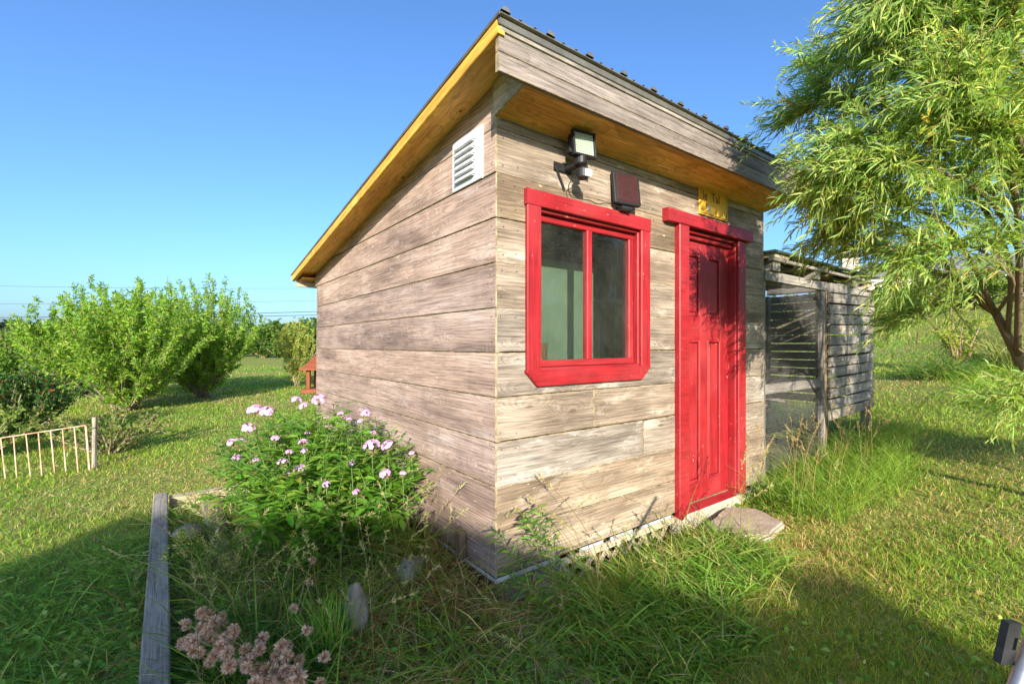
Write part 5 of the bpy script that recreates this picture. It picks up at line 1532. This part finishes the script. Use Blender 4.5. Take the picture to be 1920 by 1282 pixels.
# ---- the big willow at the right
def willow_tree():
    base = Vector((4.0, 3.25, 0.0)); base.z = float(ground(4.0, 3.25))
    root = tag(empty('willow_tree', base, 0), 'large willow with narrow light green leaves hanging over the right side', 'tree')
    o = np.array(base)
    A = lambda *a: np.array(at(*a))
    fork = A(1908, 668, 3.25); fork2 = A(1868, 588, 3.25)
    t0 = np.array(base) - np.array([0, 0, 0.1]); t1 = A(1975, 800, 3.25)
    wood = Geo()
    BK = (0.17, 0.125, 0.085)
    wood.add(*tube(spline([t0 - o, t1 - o, fork - o, fork2 - o], 16), np.linspace(0.040, 0.024, 16), 10, BK))
    limbs = [
        ([fork2, A(1800, 530, 3.2), A(1700, 490, 3.15), A(1620, 452, 3.1), A(1570, 442, 3.1)], 0.024, 0.85),
        ([A(1890, 630, 3.25), A(1890, 480, 2.95), A(1800, 330, 2.6), A(1733, 254, 2.6), A(1600, 190, 2.75), A(1478, 212, 2.95)], 0.016, 0.95),
        ([t1, np.array([3.45, 2.65, 1.75]), A(1930, 330, 2.5), A(1850, 180, 2.35), A(1700, 110, 2.5), A(1502, 118, 2.95)], 0.024, 0.9),
        ([t1, np.array([3.5, 2.55, 1.8]), A(1965, 200, 2.3), A(1850, 20, 2.2), A(1740, -40, 2.2), A(1680, -10, 2.2)], 0.022, 0.9),
        ([fork2, A(1780, 430, 2.85), A(1660, 375, 2.65), A(1600, 352, 2.6), A(1560, 355, 2.6)], 0.016, 0.8),
        ([fork2, A(1800, 560, 3.3), A(1740, 575, 3.4), A(1700, 590, 3.5)], 0.014, 1.0),
        ([fork, A(1910, 420, 2.6), A(1880, 250, 2.35), A(1870, 60, 2.2), A(1850, -120, 2.15)], 0.020, 0.9),
        ([A(1915, 480, 2.9), A(1860, 380, 2.55), A(1780, 330, 2.35), A(1700, 300, 2.3), A(1620, 290, 2.35)], 0.014, 0.8),
        ([A(1930, 330, 2.5), A(1900, 240, 2.2), A(1840, 180, 2.1), A(1760, 150, 2.1)], 0.014, 1.2),
        ([A(1800, 530, 3.2), A(1720, 440, 3.0), A(1640, 410, 2.95), A(1600, 405, 2.95), A(1565, 415, 2.95)], 0.012, 0.8),
        ([fork2, A(1900, 530, 2.8), A(1840, 470, 2.6), A(1760, 455, 2.55), A(1690, 480, 2.6)], 0.012, 0.8),
        ([A(1733, 254, 2.6), A(1660, 250, 2.4), A(1610, 260, 2.4), A(1570, 290, 2.45)], 0.008, 0.8),
        ([A(1800, 330, 2.6), A(1720, 350, 2.5), A(1640, 330, 2.45), A(1590, 320, 2.4)], 0.008, 0.8),
        ([A(1850, 180, 2.35), A(1760, 50, 2.2), A(1680, 40, 2.4), A(1600, 60, 2.6)], 0.008, 0.9),
        ([A(1880, 250, 2.35), A(1830, 120, 2.2), A(1780, 60, 2.2), A(1720, 40, 2.3)], 0.008, 1.0),
        ([A(1870, 60, 2.2), A(1900, 30, 2.1), A(1880, -20, 2.1)], 0.008, 1.0),
        ([A(1860, 380, 2.55), A(1880, 300, 2.3), A(1860, 240, 2.2), A(1820, 220, 2.2)], 0.008, 1.0),
        ([A(1905, 650, 3.2), A(1960, 700, 3.0), A(1925, 730, 2.9), A(1890, 745, 2.85)], 0.008, 0.5),
        ([t1, np.array([4.4, 2.9, 1.6]), np.array([4.8, 3.1, 2.3]), np.array([5.2, 3.3, 2.8])], 0.034, 1.0),
        ([t1, np.array([4.5, 2.6, 1.5]), np.array([5.1, 2.4, 2.0]), np.array([5.7, 2.3, 2.3])], 0.030, 1.0),
        ([t1, np.array([4.4, 3.3, 1.4]), np.array([4.8, 3.9, 1.75]), np.array([5.2, 4.5, 1.9])], 0.026, 1.0),
        ([t1, np.array([4.1, 2.6, 2.0]), np.array([4.2, 2.3, 3.0]), np.array([4.3, 2.1, 3.8])], 0.032, 1.0),
        ([t1, np.array([3.7, 2.5, 1.7]), np.array([3.3, 2.5, 2.15]), np.array([2.95, 2.5, 2.3])], 0.024, 1.6),
        ([t1, np.array([4.0, 2.4, 1.7]), np.array([3.9, 2.4, 2.3]), np.array([3.7, 2.6, 2.7])], 0.024, 1.6),
        ([t1, np.array([4.4, 2.5, 1.4]), np.array([4.8, 2.3, 1.7]), np.array([5.2, 2.2, 1.75])], 0.022, 1.6),
        ([t1, np.array([4.5, 2.2, 1.2]), np.array([4.9, 1.8, 1.5]), np.array([5.3, 1.6, 1.6])], 0.022, 1.6),
        ([t1, np.array([4.3, 2.9, 1.7]), np.array([4.5, 3.0, 2.2]), np.array([4.4, 3.2, 2.6])], 0.022, 1.4),
        ([np.array([3.45, 2.65, 1.75]), np.array([3.6, 2.4, 2.6]), np.array([3.4, 2.1, 3.3]), np.array([3.2, 1.9, 3.8])], 0.024, 1.0),
    ]
    P_, D_, L_, W_, C_, dr_ = [], [], [], [], [], []
    for ctrl, r0, dens in limbs:
        pts = spline(ctrl, 22)
        ln = np.linalg.norm(np.diff(pts, axis=0), axis=1).sum()
        wood.add(*tube(pts - o, np.linspace(r0, 0.004, 22), 7, BK))
        tg = norm(np.gradient(pts, axis=0))
        ntw = int(64 * ln * dens) + 14
        for q in range(ntw):
            u = rng.uniform(0.22, 1.0) ** 0.8
            i = min(21, int(u * 21))
            p = pts[i]
            d = norm(tg[i] * 0.85 + rng.normal(0, 0.55, 3) + np.array([0, 0, 0.10]))
            tl = rng.uniform(0.22, 0.52) * (1.0 - 0.25 * u)
            ts = np.linspace(0, 1, 6)
            tw = p + d * (tl * ts)[:, None] + np.array([0, 0, -0.16]) * (tl * ts * ts)[:, None]
            if q % 2 == 0: wood.add(*tube(tw - o, np.linspace(0.0035, 0.0012, 6), 4, (0.26, 0.20, 0.09)))
            nl = int(28 * rng.uniform(0.8, 1.2))
            uu = np.linspace(0.12, 1.0, nl)
            LP = np.stack([np.interp(uu, ts, tw[:, c]) for c in range(3)], 1)
            out = norm(rng.normal(size=(nl, 3)))
            LD = d * 0.75 + out * 0.62
            LL = rng.uniform(0.035, 0.105, nl) * np.where(uu > 0.85, 0.75, 1.0)
            pc = pick(WILLOW, nl, 0.15) * rng.uniform(0.85, 1.15)
            if rng.random() < 0.008: pc = pick([(0.45, 0.38, 0.07), (0.5, 0.36, 0.06)], nl)
            P_.append(LP - o); D_.append(LD); L_.append(LL); W_.append(rng.uniform(0.006, 0.0092, nl)); C_.append(pc)
            dr_.append(np.array([0, 0, -1.0]) * (LL * rng.uniform(0.1, 0.45, nl))[:, None])
    wood.build('trunk', M['stem'], root, smooth=True)
    P_ = np.concatenate(P_); 
    g = Geo(); g.add(*leaves(P_, np.concatenate(D_), np.concatenate(L_), np.concatenate(W_), np.concatenate(C_), k=3, droop=np.concatenate(dr_)))
    tag(g.build('crown', M['leaf'], root), kind='stuff')
    print('willow leaves', len(P_))
willow_tree()

# ---- multi-stemmed shrubs
def shrub(name, label, cat, x, y, h, w, nst, leaf, pal, nleaf, group=None, bark=(0.25, 0.20, 0.13), lean=(0, 0), upright=0.6, k=2, wl=0.3, bare=0.18, side_tw=9, stem_r=0.014, depth=None, shoots=False):
    z = float(ground(x, y))
    root = tag(empty(name, (x, y, z), 0), label, cat, group)
    st = Geo(); P_, D_, C_ = [], [], []
    per = max(4, nleaf // (nst * (side_tw + 1)))
    for s in range(nst):
        a = 2 * np.pi * (s + rng.random()) / nst * 1.0 + 0.7 * s
        rr = math.sqrt((s + 0.5) / nst)
        tip = np.array([0.5 * w * rr * math.cos(a) + lean[0], 0.5 * (depth or w) * rr * math.sin(a) + lean[1], h * (1.0 - 0.38 * rr ** 2.2) * rng.uniform(0.86, 1.03)])
        b = np.array([rng.normal(0, 0.06 * w * 0.4), rng.normal(0, 0.06 * w * 0.4), -0.05])
        mid = np.array([tip[0] * (0.62 - 0.25 * upright + 0.1), tip[1] * (0.62 - 0.25 * upright + 0.1), tip[2] * 0.48]) + rng.normal(0, 0.03 * h, 3)
        pts = spline([b, mid, tip], 10)
        st.add(*tube(pts, np.linspace(stem_r, 0.003, 10), 5, np.array(bark) * rng.uniform(0.7, 1.3)))
        tws = [pts[3:]]
        for q in range(side_tw):
            i = int(rng.uniform(1.4, 9)); d = norm(pts[min(9, i + 1)] - pts[i - 1])
            dd = norm(d * 0.6 + np.array([rng.normal(0, 0.6), rng.normal(0, 0.6), rng.uniform(0.0, 0.6)]))
            tl = rng.uniform(0.10, 0.24) * h
            tw = pts[i] + dd * (tl * np.linspace(0, 1, 5))[:, None] + np.array([0, 0, 0.12 * tl]) * (np.linspace(0, 1, 5) ** 2)[:, None]
            tws.append(tw)
            if q % 2 == 0: st.add(*tube(tw, np.linspace(stem_r * 0.35, 0.002, 5), 4, np.array(bark) * 1.1))
        if shoots and rr < 0.95:
            tl = rng.uniform(0.10, 0.2) * h
            tws.append(pts[9] + np.array([rng.normal(0, .12), rng.normal(0, .12), 1.0]) * (tl * np.linspace(0, 1, 5))[:, None])
        for tw in tws:
            m = len(tw); n = per if m == 5 else per * 2
            u = rng.uniform(bare, 1.0, n)
            LP = np.stack([np.interp(u, np.linspace(0, 1, m), tw[:, c]) for c in range(3)], 1) + rng.normal(0, 0.008 * h, (n, 3))
            d = norm(tw[-1] - tw[0])
            LD = d * 0.7 + norm(rng.normal(size=(n, 3))) * 0.8
            P_.append(LP); D_.append(LD); C_.append(pick(pal, n, 0.14) * rng.uniform(0.85, 1.15))
    P_ = np.concatenate(P_); n = len(P_)
    L = leaf * rng.uniform(0.6, 1.25, n)
    g = Geo(); g.add(*leaves(P_, np.concatenate(D_), L, L * wl, np.concatenate(C_), k=k, droop=np.array([0, 0, -0.15]) * L[:, None]))
    tag(g.build('crown', M['leaf'], root), kind='stuff')
    st.build('trunk', M['stem'], root)
    return root
BUSH = [(0.16, 0.31, 0.03, 3), (0.23, 0.38, 0.042, 3), (0.32, 0.44, 0.06, 2), (0.10, 0.21, 0.025, 2), (0.33, 0.33, 0.06, 0.3)]
HED = [(0.055, 0.125, 0.02, 3), (0.09, 0.17, 0.025, 3), (0.14, 0.22, 0.035, 2)]
DARK = [(0.035, 0.09, 0.018, 3), (0.055, 0.125, 0.022, 3), (0.09, 0.17, 0.03, 1)]
shrub('willow_shrub', 'wide bright green willow shrub left of the lawn, nearest the railing', 'shrub', -8.35, 10.05, 2.5, 3.5, 60, 0.08, BUSH, 44000, 'willow shrubs on the lawn', upright=0.7, shoots=True)
shrub('willow_shrub', 'rounded bright green willow shrub with bare grey stems, next to the lawn gap', 'shrub', -8.35, 12.5, 2.85, 3.1, 56, 0.085, BUSH, 36000, 'willow shrubs on the lawn', upright=0.7, shoots=True)
shrub('willow_shrub', 'green willow shrub tucked between and behind the two big shrubs', 'shrub', -10.4, 12.6, 2.7, 2.8, 36, 0.10, BUSH, 16000, 'willow shrubs on the lawn', upright=0.7, shoots=True)
shrub('yellow_sapling', 'thin yellow-green sapling behind the shed beside the bird feeder', 'sapling', -7.25, 15.6, 2.35, 1.35, 18, 0.10, [(0.30, 0.33, 0.06, 2), (0.40, 0.36, 0.07, 1), (0.2, 0.29, 0.05, 2)], 4500, upright=0.9, side_tw=6, stem_r=0.009, bark=(0.36, 0.30, 0.16))
shrub('rose_bush', 'dark leafy rose bush with reddish fruit at the left edge', 'bush', -7.45, 6.9, 1.12, 1.9, 34, 0.055, DARK + [(0.28, 0.05, 0.03, 0.35)], 7500, wl=0.55, upright=0.5, bare=0.05)
shrub('low_bush', 'yellow-green low bush behind the metal railing', 'bush', -6.7, 5.75, 0.72, 1.7, 26, 0.045, [(0.16, 0.25, 0.04, 2), (0.25, 0.31, 0.06, 2), (0.1, 0.19, 0.03, 2)], 4500, wl=0.55, upright=0.5, bare=0.03)
shrub('low_bush', 'twiggy green bush behind the wooden fence post', 'bush', -5.35, 6.15, 0.62, 1.5, 24, 0.045, [(0.13, 0.22, 0.04, 2), (0.24, 0.27, 0.07, 2), (0.3, 0.24, 0.10, 0.6)], 3000, wl=0.45, upright=0.5, bare=0.03)
shrub('hedge_bush', 'tall green bush at the far left behind the rose bush', 'bush', -12.6, 11.2, 1.9, 4.2, 34, 0.10, HED + BUSH[:2], 8000, 'bushes along the left field edge', wl=0.5, upright=0.4, bare=0.03)
shrub('hedge_bush', 'pale green bush at the left edge below the dark forest', 'bush', -16.5, 15.5, 2.0, 5.5, 34, 0.13, [(0.15, 0.22, 0.045), (0.2, 0.26, 0.06), (0.1, 0.17, 0.03)], 7000, 'bushes along the left field edge', wl=0.5, upright=0.4, bare=0.03)
shrub('hedge_bush', 'green bush between the left field edge and the willow shrubs', 'bush', -13.8, 15.0, 2.05, 4.5, 30, 0.12, HED + BUSH[:2], 6500, 'bushes along the left field edge', wl=0.5, upright=0.4, bare=0.03)
# far hedge behind the field
for i, (px, D, hh, ww, lab) in enumerate(((492, 46, 3.0, 5.0, 'far round green tree left of the yellow sapling'), (528, 45, 3.5, 5.2, 'broad dark green tree at the far end of the field'), (584, 47, 4.0, 5.2, 'far dark green tree against the edge of the shed'), (440, 50, 2.6, 6.0, 'far green bush half hidden by the willow shrub'), (640, 50, 4.0, 7.0, 'far green tree behind the shed wall'))):
    if i == 4: continue
    x = (px - 960) / F * D
    shrub('field_tree', lab, 'tree', x, D, hh, ww, 30, 0.30, HED, 6500, 'trees at the far end of the field', wl=0.6, upright=0.35, bare=0.02, stem_r=0.05)
# hill side: hedge below the distant house
for i, (px, D, hh, ww, lab) in enumerate(((1665, 25.5, 2.35, 3.6, 'yellow-green bush right of the pen below the distant house'), (1735, 26, 2.4, 4.0, 'green bush under the willow branches below the house'), (1815, 27, 2.2, 4.5, 'green hill bush behind the staked young tree'), (1900, 28, 2.4, 5, 'green hill bush at the right edge of the picture'), (1590, 25, 2.3, 4.0, 'green hill bush seen through the gaps at the right end of the pen'), (1500, 24, 2.6, 4.4, 'green hill bush seen through the wire mesh of the pen'))):
    x = (px - 960) / F * D
    shrub('hill_bush', lab, 'bush', x, D, hh, ww, 30, 0.16, [(0.14, 0.23, 0.03, 3), (0.21, 0.28, 0.05, 3), (0.30, 0.31, 0.07, 1), (0.07, 0.14, 0.02, 2)], 6500, 'bushes on the hill below the house', wl=0.55, upright=0.4, bare=0.02, stem_r=0.03)

def far_forest():
    g = Geo()
    n = 520
    for i in range(n):
        x = rng.uniform(-420, -60); D = rng.uniform(205, 250)
        h = rng.uniform(8.5, 12.0) * (0.9 + 0.25 * vnoise(x, 0, 0.03, 4))
        w = rng.uniform(2.2, 4.0)
        m = 26
        u = rng.random(m) ** 0.8
        P = np.stack([x + rng.normal(0, 1, m) * w * (1.05 - u), D + rng.normal(0, 1, m) * w * (1.05 - u), u * h], 1)
        Dd = np.stack([rng.normal(size=m), rng.normal(size=m), rng.uniform(-0.1, 0.9, m)], 1)
        g.add(*strips(P, Dd, rng.uniform(1.2, 2.6, m), 1.5, pick([(0.035, 0.065, 0.03), (0.05, 0.085, 0.035), (0.03, 0.05, 0.028)], m), k=2, prof=(0.6, 1.0)))
    V, T, C = g.V, g.T, g.C
    tag(g.build('far_forest', M['leaf']), 'dark conifer forest along the far left horizon', 'forest', None, 'stuff')
far_forest()

# ---- staked young tree, grass clump and stakes on the hill at the right
gz = lambda x, y: float(ground(x, y))
shrub('young_tree', 'small yellow-green young tree with brown stems on the right lawn', 'sapling', 9.55, 9.9, 1.55, 1.15, 9, 0.085, [(0.30, 0.36, 0.06, 2), (0.2, 0.32, 0.05, 2), (0.45, 0.42, 0.06, 1)], 1500, upright=0.9, side_tw=6, stem_r=0.03, bark=(0.30, 0.2, 0.13), bare=0.15)
def hill_details():
    g = Geo()
    tuft(g, 8.35 + rng.normal(0, 0.22, 700), 9.1 + rng.normal(0, 0.2, 700), 700, (0.35, 0.75), (0.012, 0.02), [(0.10, 0.2, 0.04, 2), (0.16, 0.26, 0.05, 2), (0.36, 0.33, 0.12, 0.6)], spread=0.5, droop=0.75, shed_xy=False, k=4)
    tag(g.build('grass_tussock', M['grass']), 'arching grass tussock on the right lawn beside the young tree', 'grass tussock')
    g = Geo()
    n = 4200
    x = rng.uniform(9.6, 17, n); y = x * rng.uniform(0.88, 1.0, n) - 0.3
    tuft(g, x, y, n, (0.3, 0.9), (0.012, 0.02), [(0.2, 0.26, 0.06, 2), (0.36, 0.34, 0.13, 2), (0.13, 0.22, 0.05, 1)], spread=0.3, droop=0.5, shed_xy=False, k=3)
    n = 1500
    x = rng.uniform(6.2, 12, n); y = x * 0.97 + rng.normal(0, 0.4, n)
    tuft(g, x, y, n, (0.15, 0.4), (0.008, 0.014), GREEN, spread=0.4, droop=0.5, shed_xy=False, k=3)
    tag(g.build('hill_grass', M['grass']), 'tall unmown grass on the hillside at the far right', 'grass', None, 'stuff')
    for px, lab in ((1704, 'left one of two thin dark stakes on the right lawn'), (1719, 'right one of two thin dark stakes on the right lawn')):
        D = 15.5
        p = at(px, 640, D); z = gz(p.x, D)
        tag(beam('garden_stake', (p.x, D, z - 0.05), (p.x + 0.05, D, z + 0.42), 0.03, 0.03, M['dark_wood'], None, (0, 1, 0), 0.003), lab, 'stake', 'stakes on the lawn')
hill_details()
_tri = sum(len(o.data.polygons) for o in bpy.data.objects if o.type == 'MESH')
print('polygons', _tri)
